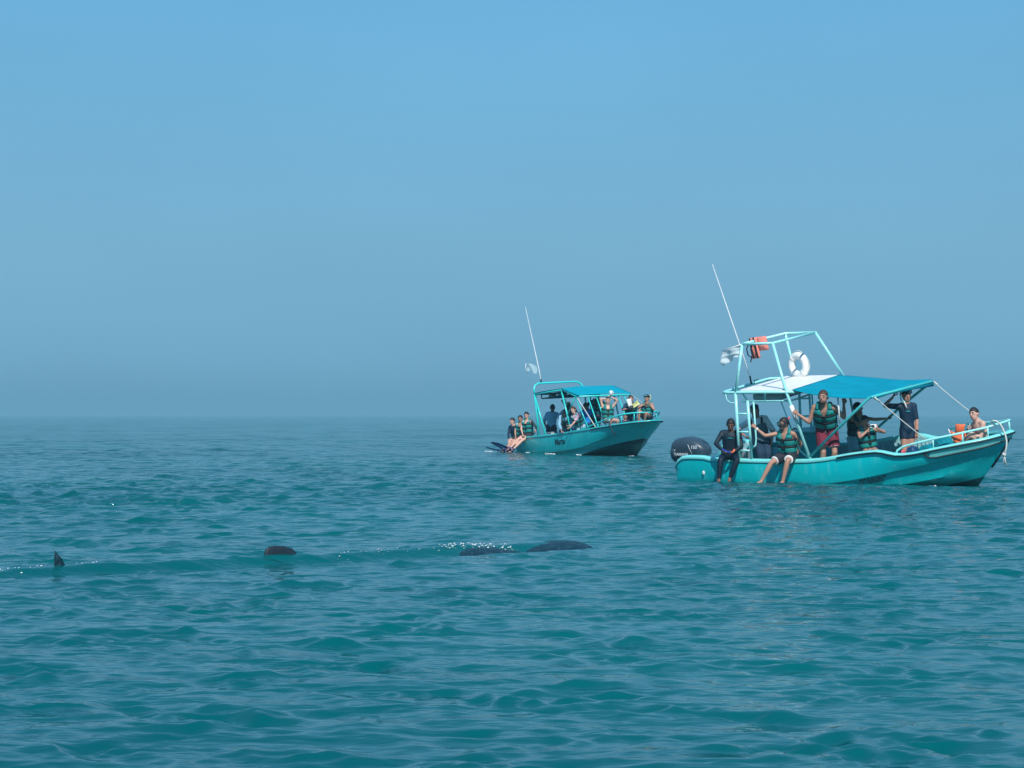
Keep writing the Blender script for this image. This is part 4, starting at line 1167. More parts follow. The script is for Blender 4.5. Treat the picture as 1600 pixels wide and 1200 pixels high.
def life_vest(fig, parent, m=None, collar=None):
    """foam buoyancy vest: front halves, back, shoulder pads; two rows of blocks; belts are its sub-parts"""
    m = m or M_VEST
    h = fig.h; mb = MBx()
    def pt(ang, hh, off):
        a = interp(TOR, hh, 1) * h * (fig.slim) + off; b = interp(TOR, hh, 2) * h + off
        t = math.pi / 2 - ang
        return fig.u * (.50 * h * hh) + fig.l * a * math.cos(t) + fig.f * b * math.sin(t)
    def panel(a0, a1, h0, h1, th=.050, na=7, nh=5, top=None):
        rows = []
        inner = []
        outer = []
        for i in range(nh + 1):
            v = i / nh; ro, ri = [], []
            for j in range(na + 1):
                u = j / na
                b0, b1 = a0, a1
                if top: b0 = a0 + (top[0] - a0) * v; b1 = a1 + (top[1] - a1) * v
                ang = b0 + (b1 - b0) * u; hh = h0 + (h1 - h0) * v
                eu = min(u, 1 - u) * na; ev = min(v, 1 - v) * nh
                puff = min(1, .45 + .55 * min(1, eu)) * min(1, .40 + .60 * min(1, ev))
                ro.append(pt(ang, hh, .014 + th * puff)); ri.append(pt(ang, hh, .006))
            inner.append(ri); outer.append(ro)
        vo = [[mb.bm.verts.new(p) for p in r] for r in outer]; vi = [[mb.bm.verts.new(p) for p in r] for r in inner]
        def F(*q):
            f = mb.bm.faces.new(q); f.smooth = True
        for i in range(nh):
            for j in range(na):
                F(vo[i][j], vo[i][j + 1], vo[i + 1][j + 1], vo[i + 1][j]); F(vi[i][j], vi[i + 1][j], vi[i + 1][j + 1], vi[i][j + 1])
        for i in range(nh): F(vo[i][0], vo[i + 1][0], vi[i + 1][0], vi[i][0]); F(vo[i][na], vi[i][na], vi[i + 1][na], vo[i + 1][na])
        for j in range(na): F(vo[0][j], vi[0][j], vi[0][j + 1], vo[0][j + 1]); F(vo[nh][j], vo[nh][j + 1], vi[nh][j + 1], vi[nh][j])
    r = R
    for sg in (1, -1):
        panel(sg * r(2), sg * r(84), .12, .37); panel(sg * r(2), sg * r(84), .40, .68)
        panel(sg * r(8), sg * r(62), .70, .93, .045, 5, 4, top=(sg * r(26), sg * r(60)))
        panel(sg * r(94), sg * r(178), .12, .37); panel(sg * r(94), sg * r(178), .40, .68)
        panel(sg * r(118), sg * r(178), .70, .97, .045, 5, 4)
        # shoulder pad
        A = pt(sg * r(42), .91, .035); B = pt(sg * r(138), .93, .035); Mid = fig.sh['L' if sg > 0 else 'R'] * .55 + fig.neck * .45 + fig.u * .070 * h
        mb.tube(crom([A, A.lerp(Mid, .6) + fig.u * .02, Mid, B.lerp(Mid, .6) + fig.u * .02, B], 9), .040 * h, 8, flat=.55, up=fig.l)
    o = mb.build('life_vest', m, parent)
    for hh in (.385, .69):
        b = MBx(); n = 32
        ring = lambda off, dz: [pt(2 * math.pi * i / n, hh, off) + fig.u * dz for i in range(n)]
        b.ring_tube([ring(.046, -.016), ring(.062, -.016), ring(.062, .016), ring(.046, .016), ring(.046, -.016)], cap=False)
        b.box(pt(0, hh, .068), (.05, .02, .045), Matrix((fig.l, fig.f, fig.u)).transposed(), bev=.005)
        b.build('belt', M_BELT, o)
    if collar:
        b = MBx()
        b.tube(crom([pt(r(-30), .86, .05), pt(r(-60), 1.0, .03), pt(r(180), 1.02, .04), pt(r(60), 1.0, .03), pt(r(30), .86, .05)], 14), .018, 6)
        b.build('collar_piping', collar, o)
    return o

def diving_mask(fig, parent, on_face=True, snorkel=None, strapm=None):
    h = fig.h * HEAD_K; F, U, L = fig.look, fig.hu, fig.hl
    c = fig.head + (F * .092 + U * .006) * h if on_face else fig.head + (F * .078 + U * .078) * h
    n = F if on_face else (F * .75 + U * .65).normalized()
    upv = L.cross(n) * -1
    if upv.dot(U) < 0: upv = -upv
    mb = MBx()
    mb.tube([c + (L * math.cos(t) * .066 + upv * math.sin(t) * .036) * h for t in [2 * math.pi * i / 20 for i in range(20)]], .013 * h, 6, closed=True)
    mb.ell(c - upv * .02 * h + n * .006 * h, (.016 * h, .02 * h, .024 * h))
    o = mb.build('diving_mask', M_BLACK, parent)
    mb = MBx()
    ring1 = [c + n * .008 * h + (L * math.cos(t) * .062 + upv * math.sin(t) * .032) * h for t in [2 * math.pi * i / 16 for i in range(16)]]
    ring0 = [p - n * .01 * h for p in ring1]
    mb.ring_tube([ring0, ring1]); mb.build('lens', M_LENS, o)
    mb = MBx()
    back = fig.head - F * .100 * h + U * (.03 if on_face else .02) * h
    for sg in (1, -1):
        side = fig.head + L * sg * .086 * h + (U * (.012 if on_face else .05) + F * .0) * h
        mb.tube(crom([c + L * sg * .066 * h, side + F * .04 * h, side, side.lerp(back, .5) + L * sg * .03 * h - F * .01 * h, back], 10), .009 * h, 5)
    mb.build('mask_strap', strapm or M_BLACK, o)
    if snorkel:
        pts, mm, tip = snorkel
        mb = MBx(); mb.tube(crom([fig.head + V(p) for p in pts], 16), .012, 8); sn = mb.build('snorkel', mm, parent)
        mb = MBx(); a, b = fig.head + V(pts[-2]), fig.head + V(pts[-1]); d = (b - a).normalized(); mb.tube([b - d * .06, b + d * .005], .0165, 8); mb.build('snorkel_tip', tip, sn)
    return o
M_LENS = mat('mask_glass', (.08, .30, .36), .08, spec=.8)

def fin_on(fig, k, parent, bdir, m=None):
    q = fig.an[k]; d = V(bdir).normalized(); side = d.cross(V((0, 0, 1))).normalized(); nrm = side.cross(d)
    mb = MBx(); mb.tube([q - d * .05, q + d * .08, q + d * .24], [.055, .062, .050], 10, flat=.65, up=side)
    o = mb.build('swim_fin', m or M_FIN, parent)
    rows = []
    for i in range(11):
        t = i / 10
        rows.append([q + d * (.20 + .46 * t) + side * ((j / 6 - .5) * (.13 + .09 * t)) + nrm * (.012 * math.cos(math.pi * j / 3) + .03 * t * t) for j in range(7)])
    mb = MBx(); mb.sheet(rows, .012); mb.build('fin_blade', m or M_FIN, o)

def wrist_band(fig, k, parent, m, name='wristband'):
    d = (fig.wr[k] - fig.el[k]).normalized(); p = fig.wr[k] - d * .035
    mb = MBx(); mb.tube([p - d * .018, p + d * .018], .034 * fig.h, 12)
    mb.ell(p, (.02, .02, .02)) if name == 'wristwatch' else None
    mb.build(name, m, parent)

PEOPLE = {}
def person(M, pel, label, group, h=1.0, up=(0, -37, 0), face=(0, -1, 0), look=None, hands=None, elbows=None, feet=None, knees=None,
           skin='tan', hair=('short', 'black'), wear=(), near=True, slim=1.0, curl=None, palm=None, hdir=None, toes=None, key=None):
    W = M @ V(pel); c = W.y / 2986.
    J = lambda p: V((p[0] * c, p[2], -p[1] * c))
    o = root('person', Matrix.Translation(W), label, 'person', group)
    fig = Fig(h, J(up), face, {k: J(v) for k, v in hands.items()}, elbows or {'R': (-.3, .3, -1), 'L': (.3, .3, -1)},
              {k: J(v) for k, v in feet.items()}, knees or {'R': (0, -1, .2), 'L': (0, -1, .2)}, look or face, slim=slim)
    if curl: fig.curl = curl
    if palm: fig.palm = palm
    if hdir: fig.hdir = hdir
    if toes: fig.toes = toes
    vx = .0125 if near else .02
    me = fig.body(vx)
    hairc = hair[1] if hair else 'black'
    for q in (M_SKIN[skin], M_EYE, M_IRIS, M_LIP, M_HAIR[hairc]): me.materials.append(q)
    bm = bmesh.new(); bm.from_mesh(me)
    for f in bm.faces: f.material_index = 0
    fig.extras(bm); bm.to_mesh(me); bm.free()
    me.polygons.foreach_set('use_smooth', [True] * len(me.polygons))
    b = bpy.data.objects.new('body', me); COL.objects.link(b); b.parent = o
    if hair: fig.hair(hair[0]).build('hair', M_HAIR[hairc], o)
    vg = vx * 1.05
    for w in wear:
        k = w[0]; m = w[1] if len(w) > 1 else None
        if k == 'wetsuit_long': garment(fig, [('torso', -.2, 1.0, .010), ('arm', 0, 1.96, .008), ('leg', 0, 1.93, .009)], m, 'wetsuit', o, vg)
        elif k == 'wetsuit_short': garment(fig, [('torso', -.2, 1.0, .010), ('arm', 0, .95, .010), ('leg', 0, .45, .008)], m, 'wetsuit', o, vg)
        elif k == 'rash_top': garment(fig, [('torso', -.06, 1.0, .011), ('arm', 0, 1.95, .009)], m, 'rash_top', o, vg)
        elif k == 'shirt': garment(fig, [('torso', -.12, .99, .020), ('arm', 0, w[2], .016, .012)], m, 'shirt', o, vg)
        elif k == 'tank': garment(fig, [('torso', -.05, .92, .014)], m, 'vest_top', o, vg)
        elif k == 'shorts': garment(fig, [('torso', -.2, .10, .016), ('leg', 0, w[2], .020, w[3])], m, 'shorts', o, vg)
        elif k == 'briefs': garment(fig, [('torso', -.22, .04, .010), ('leg', 0, .14, .012)], m, 'swim_briefs', o, vg)
        elif k == 'trousers': garment(fig, [('torso', -.2, .10, .014), ('leg', 0, 1.9, .020, .01)], m, 'trousers', o, vg)
        elif k == 'vest': life_vest(fig, o, m, w[2] if len(w) > 2 else None)
    if key: PEOPLE[key] = (o, fig, W, c)
    return o, fig, W, c

GN = 'passengers aboard the nearer boat'; GF = 'passengers aboard the farther boat'

# helm seat of the near boat
mb = MBx(); mb.box((-1.42, -.16, .76), (.42, .50, .10), bev=.03); mb.box((-1.42, -.16, .46), (.30, .34, .52), bev=.02); mb.build('helm_seat', M_TEALIN, boatA)

o, fg_, W_, c_ = person(MA, (-1.73, -.95, .735), 'man in full black wetsuit seated on the stern quarter beside the outboard, looking down', GN, h=.93, up=(1, -36, -.05), face=(-.15, -1, 0), look=(-.15, -1, -.55),
    hands={'R': (-13, -6, -.27), 'L': (3, -4, -.28)}, elbows={'R': (-1, .1, -.3), 'L': (1, .1, -.3)}, feet={'R': (-20, 39, -.36), 'L': (-3, 37, -.36)}, knees={'R': (-.3, -1, .6), 'L': (.35, -1, .6)},
    skin='brown', hair=('short', 'black'), wear=(('wetsuit_long', M_NEO),), curl={'R': .8, 'L': .8})  # brown skin tone stands in for the shade on his face
mb = MBx()
sn = root('snorkel', Matrix.Translation(W_ + (fg_.wr['R'] + fg_.wr['L']) / 2), 'blue snorkel with orange end in the lap of the man in full black wetsuit', 'snorkel')
mb.tube([(-.13, -.06, .05), (-.04, -.07, .0), (.06, -.07, -.03)], .013, 8); mb.build('breathing_tube', M_BLUEC, sn)
mb = MBx(); mb.tube([(.06, -.07, -.03), (.11, -.06, .01), (.12, -.05, .04)], .019, 8); mb.build('mouthpiece', M_ORG, sn)
# chest print of the wetsuit
mb = MBx(); ctr = fg_.u * .36 * fg_.h * 1.0 + fg_.f * .125
mb.tube([ctr - fg_.l * .05, ctr + fg_.f * .004, ctr + fg_.l * .05], .008, 5, flat=.4); mb.build('chest_print', M_TEALIN, o)

o, fg_, W_, c_ = person(MA, (-1.38, -.25, .89), 'man in white shirt and grey vest behind the near ladder', GN, h=.95, up=(-9, -37, -.05), face=(-.25, -1, 0), look=(-.2, -1, -.1),
    hands={'R': (-28, -8, -.15), 'L': (14, 0, -.20)}, elbows={'R': (-1, .3, -.2), 'L': (1, .3, -.5)}, feet={'R': (-5, 50, -.25), 'L': (6, 50, -.3)},
    skin='tan', hair=('long', 'black'), wear=(('shirt', M_SHIRTW, 1.1), ('trousers', M_NAVY)))
garment(fg_, [('torso', -.1, .74, .036)], M_GREYC, 'vest_coat', o, .014)
mb = MBx()
for sg in (1, -1):
    mb.tube([fg_.u * .35 + fg_.l * sg * .10 + fg_.f * .15, fg_.u * .44 + fg_.l * sg * .11 + fg_.f * .11, fg_.u * .495 + fg_.l * sg * .11, fg_.u * .40 + fg_.l * sg * .1 - fg_.f * .13], .022, 6, flat=.5)
mb.build('shoulder_strap', M_BLACKC, o)
mb = MBx(); A_ = Matrix((fg_.hl, fg_.look, fg_.hu)).transposed()
mb.ell(fg_.head + fg_.hu * .068 - fg_.look * .012, (.088, .104, .062), A_, sub=3); mb.ell(fg_.head + fg_.hu * .055 + fg_.look * .10, (.06, .06, .010), A_); cap_ = mb.build('cap', M_NAVY, o)
mb = MBx(); mb.ell(fg_.head + fg_.hu * .075 + fg_.look * .088, (.018, .008, .014), A_); mb.build('cap_badge', M_PALEWHITE, cap_)

o, fg_, W_, c_ = person(MA, (-.44, -.96, .735), 'man in diving mask and black shorts seated on the gunwale, reaching for the ladder', GN, h=.94, up=(-4, -37, -.08), face=(-.6, -.8, 0), look=(-1, -.35, -.15),
    hands={'R': (-50, -42, .02), 'L': (14, 0, .0)}, elbows={'R': (0, -.2, -1), 'L': (1, .3, .1)}, feet={'R': (-43, 40, -.20), 'L': (-12, 40, -.38)}, knees={'R': (-.4, -1, .8), 'L': (-.1, -1, .8)},
    skin='tan', hair=('short', 'black'), wear=(('shorts', M_BLACKC, .72, .02), ('vest', M_VEST)), curl={'R': 1.0, 'L': .3}, palm={'R': (0, 1, 0)})
h_ = fg_.h
diving_mask(fg_, o, True, ([(-.10, -.06, -.06), (-.03, -.10, -.06), (.04, -.10, .02), (.10, -.09, .13)], M_BLACK, M_PINK))
wrist_band(fg_, 'R', o, M_PALEWHITE)
garment(fg_, [('leg', .56, .75, .026, .004)], M_PALEWHITE, 'shorts_hem', o, .0135, 2)

o, fg_, W_, c_ = person(MA, (.30, -.70, 1.22), 'tall bearded man in green vest and maroon shorts standing under the canopy edge', GN, h=1.06, up=(-9, -43, -.34), face=(-.35, -1, 0), look=(-.45, -1, -.08),
    hands={'R': (-46, -21, -.14), 'L': (25, -37, -.16)}, elbows={'R': (-.1, .2, -1), 'L': (.5, .2, -1)}, feet={'R': (-5, 70, .12), 'L': (9, 70, .08)}, knees={'R': (0, -1, .2), 'L': (0.2, -1, .2)},
    skin='tan', hair=('short', 'brown'), wear=(('shorts', M_MAROON, .78, .03), ('vest', M_VEST)), curl={'R': 1.0, 'L': 1.1}, slim=1.05, palm={'L': (0, 1, 0), 'R': (0, 1, 0)}, hdir={'L': (.1, 0, 1)})
mb = MBx(); A_ = Matrix((fg_.hl, fg_.look, fg_.hu)).transposed()
mb.ell(fg_.head - fg_.hu * .082 + fg_.look * .038, (.064, .072, .058), A_, sub=3); mb.build('beard', mat('stubble', (.10, .055, .04), .8, noise=.3, nscale=60), o)
garment(fg_, [('leg', .70, .79, .046, .003)], mat('faded_stripe', (.55, .25, .30), .8), 'shorts_stripe', o, .0135, 2)
mb = MBx(); q = fg_.f * .135 + fg_.u * .02; mb.tube([q + fg_.l * .0, q + fg_.l * .02 - fg_.u * .05, q - fg_.l * .015 - fg_.u * .07], .006, 5); mb.build('drawstring', M_PALEWHITE, o)

o, fg_, W_, c_ = person(MA, (.45, .22, .86), 'dark-haired passenger in dark vest and pale blue shorts behind the slanting canopy pole', GN, h=.90, up=(1, -36, -.02), face=(.6, -.8, 0), look=(.7, -.6, .05),
    hands={'R': (6, -35, -.16), 'L': (56, -31, -.12)}, elbows={'R': (-.3, -.2, -1), 'L': (.1, .1, -1)}, feet={'R': (-5, 49, .05), 'L': (5, 49, -.05)},
    skin='tan', hair=('short', 'black'), wear=(('shorts', M_PALEB, .70, .02), ('vest', M_VESTD)), curl={'L': 1.0, 'R': .9})

o, fg_, W_, c_ = person(MA, (1.04, -.46, .755), 'boy in green life vest and blue swim briefs holding up a pale camera', GN, h=.86, up=(-7, -38, -.03), face=(.12, -1, 0), look=(.25, -1, -.30),
    hands={'R': (-5, -31, -.26), 'L': (9, -33, -.25)}, elbows={'R': (-1, .1, -.8), 'L': (1, .1, -.35)}, feet={'R': (-7, 34, -.30), 'L': (8, 34, -.30)}, knees={'R': (-.2, -1, .6), 'L': (.2, -1, .6)},
    skin='tan', hair=('short', 'black'), wear=(('briefs', M_BLUEC), ('vest', M_VEST)), slim=.92, curl={'R': 1.0, 'L': 1.0}, hdir={'R': (.3, -.3, 1), 'L': (-.3, -.3, 1)})
mid = (fg_.wr['R'] + fg_.wr['L']) / 2 + V((0, -.03, .065))
cm = root('camera', Matrix.Translation(W_ + mid), 'pale compact camera held up in both hands by the boy in blue briefs', 'camera')
mb = MBx(); mb.box((0, 0, 0), (.12, .03, .07), bev=.006); mb.build('camera_body', M_PALEWHITE, cm)
mb = MBx(); mb.tube([(0, -.03, 0), (0, -.012, 0)], .022, 12); mb.build('camera_lens', M_BLACK, cm)
mb = MBx(); mb.box((1.03, -.44, .60), (.40, .5, .08), bev=.02); mb.box((1.03, -.44, .39), (.34, .44, .36), bev=.02); mb.build('box_seat', M_TEALIN, boatA)

o, fg_, W_, c_ = person(MA, (1.56, .2, 1.055), 'youth in short navy wetsuit standing with one hand on the canopy bar', GN, h=.97, up=(-2, -39, 0), face=(.05, -1, 0), look=(.12, -1, -.05),
    hands={'R': (-23, -50, -.06), 'L': (14, 11, -.08)}, elbows={'R': (-1, .1, -.35), 'L': (1, .3, 0)}, feet={'R': (-7, 68, .0), 'L': (4, 68, -.02)},
    skin='tan', hair=('short', 'black'), wear=(('wetsuit_short', M_NEO2),), slim=.86, curl={'R': 1.1, 'L': .4}, hdir={'R': (.2, -.1, 1)})
diving_mask(fg_, o, False, ([(-.03, -.09, -.11), (-.09, -.07, -.13), (-.12, -.03, -.02), (-.11, -.02, .10), (-.07, 0, .17)], M_TEALIN, M_VESTD))
mb = MBx(); mb.tube([fg_.head + V((-.07, -.08, -.10)), fg_.head + V((-.045, -.13, -.17)), fg_.head + V((-.02, -.135, -.235))], .011, 6); mb.build('snorkel_tube', M_PALEWHITE, o)
wrist_band(fg_, 'L', o, M_BLACK, 'wristwatch')
mb = MBx(); q = fg_.u * .33 + fg_.f * .128 - fg_.l * .04; mb.tube([q, q + fg_.l * .07], .012, 5, flat=.4); mb.build('chest_print', M_TEALIN, o)

o, fg_, W_, c_ = person(MA, (3.27, -.16, .80), 'shirtless man hunched forward at the bow looking at the dark phone in his hands', GN, h=.95, up=(-13, -33, -.02), face=(-.93, -.35, 0), look=(-.72, -.75, -.12),
    hands={'R': (-31, -23, -.02), 'L': (-29, -22, -.12)}, elbows={'R': (0, .4, -1), 'L': (.7, -.2, -1)}, feet={'R': (-46, 2, .22), 'L': (-45, 4, .12)}, knees={'R': (-.2, .3, .8), 'L': (-.2, -.4, .6)},
    skin='light', hair=('short', 'black'), wear=(('shorts', M_NAVY, .75, .02),), curl={'R': 1.0, 'L': 1.0}, hdir={'L': (-.3, -.1, 1), 'R': (-.3, .1, 1)})
wrist_band(fg_, 'L', o, M_PALEWHITE)
ph = root('phone', Matrix.Translation(W_ + (fg_.wr['R'] + fg_.wr['L']) / 2 + V((-.03, -.02, .07))), 'dark phone held in both hands by the shirtless man at the bow', 'phone')
mb = MBx(); mb.box((0, 0, 0), (.02, .075, .14), Euler((0, .3, .5)).to_matrix(), bev=.004); mb.build('phone_case', M_BLACK, ph)
mb = MBx(); mb.box((-.0125, -.006, .004), (.002, .066, .125), Euler((0, .3, .5)).to_matrix()); mb.build('phone_screen', M_LENS, ph)

# ---- far boat
FR = False
o, f1, W1, c1 = person(MB_, (-3.66, -.86, .76), 'leftmost passenger on the farther stern, dark long-sleeved top and bare legs', GF, h=.97, up=(-3, -21, -.03), face=(-.6, -.8, 0), look=(-.8, -.7, -.1),
    hands={'R': (-11, 5, -.25), 'L': (-6, 4, -.3)}, elbows={'R': (-1, .2, 0), 'L': (0, -.3, -1)}, feet={'R': (-12, 18, -.55), 'L': (-6, 19, -.55)}, knees={'R': (-.2, -.5, 1), 'L': (.1, -.5, 1)}, skin='light', hair=('short', 'black'), wear=(('rash_top', M_NEO2), ('briefs', M_BLACKC)), near=False)
for k in 'RL': fin_on(f1, k, o, (-.85, -.35, .36 if k == 'R' else .30))
o, f2, W1, c1 = person(MB_, (-3.28, -.84, .82), 'passenger with pale collar and green vest, second from the left on the farther stern', GF, h=.97, up=(0, -21, 0), face=(-.4, -.9, 0), look=(-.3, -1, -.1),
    hands={'R': (-8, 2, -.2), 'L': (8, 1, -.1)}, elbows={'R': (-1, .2, 0), 'L': (1, 0, -.2)}, feet={'R': (-27, 23, -.35), 'L': (-22, 22, -.4)}, knees={'R': (-.2, -.5, 1), 'L': (.1, -.5, 1)}, skin='tan', hair=('short', 'black'), wear=(('shorts', M_BLACKC, .5, .02), ('vest', M_VEST, M_SHIRTW)), near=False)
for k in 'RL': fin_on(f2, k, o, (-.85, -.3, .40 if k == 'L' else .16))
o, f3, W1, c1 = person(MB_, (-2.72, -.84, .87), 'passenger in green vest with long bare legs stretched down, seated beside the aft post', GF, h=1.02, up=(-1, -22, .02), face=(-.5, -.85, 0), look=(-.4, -1, -.15),
    hands={'R': (-8, 0, -.2), 'L': (9, 0, -.05)}, elbows={'R': (-1, .2, 0), 'L': (1, 0, -.2)}, feet={'R': (-28, 22, -.4), 'L': (-24, 24, -.45)}, knees={'R': (-.2, -.4, 1), 'L': (.1, -.4, 1)}, skin='light', hair=('short', 'black'), wear=(('shorts', M_BLACKC, .45, .02), ('vest', M_VEST, M_SHIRTW)), near=False)
for k in 'RL': fin_on(f3, k, o, (-.9, -.2, .30), M_FIN)
person(MB_, (-2.15, -.17, 1.08), 'passenger in light blue shirt standing with back turned near the farther boat\'s console', GF, h=1.0, up=(1, -22, .03), face=(.3, 1, 0), look=(.4, 1, 0),
    hands={'R': (18, -17, .35), 'L': (-8, 2, .15)}, elbows={'R': (.5, 0, -1), 'L': (-1, 0, -.2)}, feet={'R': (4, 38, 0), 'L': (-4, 38, 0)}, knees={'R': (0, 1, 0), 'L': (0, 1, 0)}, skin='brown', hair=('short', 'black'), wear=(('shirt', M_SHIRTB, 1.0), ('shorts', M_NAVY, .8, .02)), near=False)
o, f_, W_, c_ = person(MB_, (-.95, -.18, 1.10), 'passenger in dark green vest and white cap, back turned, beside the farther boat\'s middle post', GF, h=.97, up=(1, -21, .05), face=(.2, 1, 0), look=(.3, 1, .1),
    hands={'R': (10, -8, .25), 'L': (-8, -4, .25)}, elbows={'R': (1, 0, -.5), 'L': (-1, 0, -.5)}, feet={'R': (4, 38, 0), 'L': (-4, 38, 0)}, knees={'R': (0, 1, 0), 'L': (0, 1, 0)}, skin='tan', hair=('long', 'black'), wear=(('shirt', M_SHIRTB, 1.0), ('shorts', M_BLACKC, .8, .02), ('vest', M_VESTD)), near=False)
mb = MBx(); A_ = Matrix((f_.hl, f_.look, f_.hu)).transposed(); mb.ell(f_.head + f_.hu * .06, (.085, .105, .075), A_, sub=3); mb.ell(f_.head + f_.hu * .05 + f_.look * .1, (.07, .07, .010), A_); mb.build('cap', M_PALEWHITE, o)
person(MB_, (-.15, -.76, .93), 'passenger with lowered head and pale blue sleeves bending over the farther gunwale', GF, h=.97, up=(1, -18, -.22), face=(-.1, -1, -.3), look=(-.2, -.8, -.9),
    hands={'R': (-5, 3, -.42), 'L': (10, 4, -.4)}, elbows={'R': (-1, .2, 0), 'L': (1, .2, 0)}, feet={'R': (-3, 20, .3), 'L': (5, 20, .3)}, skin='tan', hair=('long', 'brown'), wear=(('shirt', M_SHIRTB, 1.85), ('shorts', M_NAVY, .8, .02), ('vest', M_VESTD)), near=False, slim=.92)
o, f_, W_, c_ = person(MB_, (1.02, -.76, .93), 'brown-haired woman in printed top and green vest leaning over the farther gunwale', GF, h=.95, up=(-9, -19, -.08), face=(-.7, -.7, 0), look=(-.7, -.9, -.1),
    hands={'R': (-17, -2, .0), 'L': (-20, 5, -.25)}, elbows={'R': (0, 0, -1), 'L': (0, -.3, -1)}, feet={'R': (-3, 22, .2), 'L': (3, 22, .2)}, skin='light', hair=('long', 'brown'), wear=(('shirt', M_FLORAL, .9), ('shorts', M_PALEB, .7, .02), ('vest', M_VEST, M_SHIRTW)), near=False, slim=.9)
person(MB_, (.05, .02, .96), 'dark-haired shirtless passenger sitting behind the woman in the printed top', GF, h=.95, up=(-3, -20, 0), face=(.4, -.9, 0), look=(.3, -.9, .1),
    hands={'R': (-2, -2, -.3), 'L': (12, 0, -.25)}, elbows={'R': (-1, 0, -.4), 'L': (.6, 0, -.6)}, feet={'R': (-3, 24, -.3), 'L': (5, 24, -.3)}, skin='tan', hair=('short', 'black'), wear=(('shorts', M_BLUEC, .7, .02),), near=False)
o, f_, W_, c_ = person(MB_, (.72, .02, 1.28), 'passenger in full black wetsuit and green vest standing tall under the farther canopy', GF, h=1.04, up=(2, -25, 0), face=(.2, 1, 0), look=(.3, 1, .1),
    hands={'R': (11, -12, .2), 'L': (-9, -8, .2)}, elbows={'R': (1, 0, -.5), 'L': (-1, 0, -.5)}, feet={'R': (4, 36, 0), 'L': (-4, 36, 0)}, knees={'R': (0, 1, 0), 'L': (0, 1, 0)}, skin='tan', hair=('short', 'black'), wear=(('wetsuit_long', M_NEO), ('vest', M_VEST)), near=False)
person(MB_, (.60, -.30, 1.02), 'passenger in bright blue top half hidden behind the white canopy rope', GF, h=.92, up=(-1, -20, 0), face=(.2, 1, 0), look=(.2, 1, 0),
    hands={'R': (6, -4, .2), 'L': (-6, -2, .2)}, elbows={'R': (1, 0, -.5), 'L': (-1, 0, -.5)}, feet={'R': (3, 30, 0), 'L': (-3, 30, 0)}, knees={'R': (0, 1, 0), 'L': (0, 1, 0)}, skin='tan', hair=('short', 'black'), wear=(('shirt', mat('bright_blue_shirt', (.0, .20, .60), .8, noise=.1), 1.7), ('shorts', M_NAVY, .8, .02)), near=False, slim=.9)
o, f_, W_, c_ = person(MB_, (2.33, -.46, 1.06), 'passenger in green vest seated at the farther rail with both bare arms raised', GF, h=.97, up=(0, -21, 0), face=(.05, -1, 0), look=(.1, -1, .15),
    hands={'R': (0, -33, -.03), 'L': (5, -36, -.05)}, elbows={'R': (-1, 0, .35), 'L': (1, 0, .1)}, feet={'R': (4, 16, -.15), 'L': (12, 16, -.1)}, knees={'R': (.2, -1, .5), 'L': (.6, -1, .4)}, skin='light', hair=('short', 'black'), wear=(('briefs', M_BLACKC), ('vest', M_VEST)), near=False, curl={'L': 1.0, 'R': .4})
cp = root('drinking_cup', Matrix.Translation(W_ + f_.wr['L'] + V((0, -.03, .12))), 'white cup held high by the arms-raised passenger at the farther rail', 'cup')
mb = MBx(); mb.tube([(0, 0, -.07), (0, 0, 0), (0, 0, .07), (0, 0, .09)], [.045, .055, .062, .05], 12); mb.build('cup_wall', M_PALEWHITE, cp)
mb = MBx(); mb.tube([(.055, 0, .05), (.09, 0, .03), (.09, 0, -.02), (.05, 0, -.04)], .008, 6); mb.build('cup_handle', M_PALEWHITE, cp)
person(MB_, (2.25, .22, .62), 'small dark-haired passenger sitting low behind the farther boat\'s bow rail', GF, h=.78, up=(0, -17, 0), face=(.1, -1, 0), look=(-.1, -1, 0),
    hands={'R': (-5, 2, -.25), 'L': (5, 2, -.25)}, feet={'R': (-3, 12, -.4), 'L': (4, 12, -.4)}, knees={'R': (0, -.5, 1), 'L': (0, -.5, 1)}, skin='tan', hair=('short', 'black'), wear=(('rash_top', M_NEO2), ('shorts', M_BLACKC, .7, .02)), near=False)
o, f_, W_, c_ = person(MB_, (2.18, .52, 1.08), 'passenger in dark vest by the front canopy corner holding yellow and white fins', GF, h=.97, up=(0, -22, 0), face=(-.1, -1, 0), look=(.1, -1, .1),
    hands={'R': (-3, -15, -.32), 'L': (6, -17, -.32)}, elbows={'R': (-1, 0, -.5), 'L': (1, 0, -.5)}, feet={'R': (-4, 38, 0), 'L': (4, 38, 0)}, skin='tan', hair=('short', 'black'), wear=(('shirt', M_NAVY, 1.0), ('shorts', M_NAVY, .8, .02), ('vest', M_VESTD)), near=False, curl={'L': 1.0, 'R': 1.0})
def held_fin(at, d, m, label):
    o3 = root('swim_fin', Matrix.Translation(at), label, 'swim fin', 'fins held up on the farther boat')
    d = V(d).normalized(); side = d.cross(V((0, -1, .1))).normalized(); n3 = side.cross(d)
    mb = MBx(); mb.sheet([[d * (.05 + .27 * i / 8) + side * ((j / 5 - .5) * (.11 + .05 * i / 8)) + n3 * .02 * math.cos(math.pi * j / 2.5) for j in range(6)] for i in range(9)], .014); mb.build('fin_blade', m, o3)
    mb = MBx(); mb.tube([d * -.16, d * -.02, d * .10], [.05, .055, .045], 10, flat=.6, up=side); mb.build('foot_pocket', M_BLACK, o3)
held_fin(W_ + (f_.wr['R'] + f_.wr['L']) / 2 + V((-.06, -.10, .0)), (.8, -.1, .55), M_YEL, 'yellow fin slanting across the chest of the passenger by the front canopy corner')
held_fin(W_ + (f_.wr['R'] + f_.wr['L']) / 2 + V((-.05, -.06, -.02)), (-.25, 0, 1), M_PALEWHITE, 'white fin held upright by the passenger by the front canopy corner')
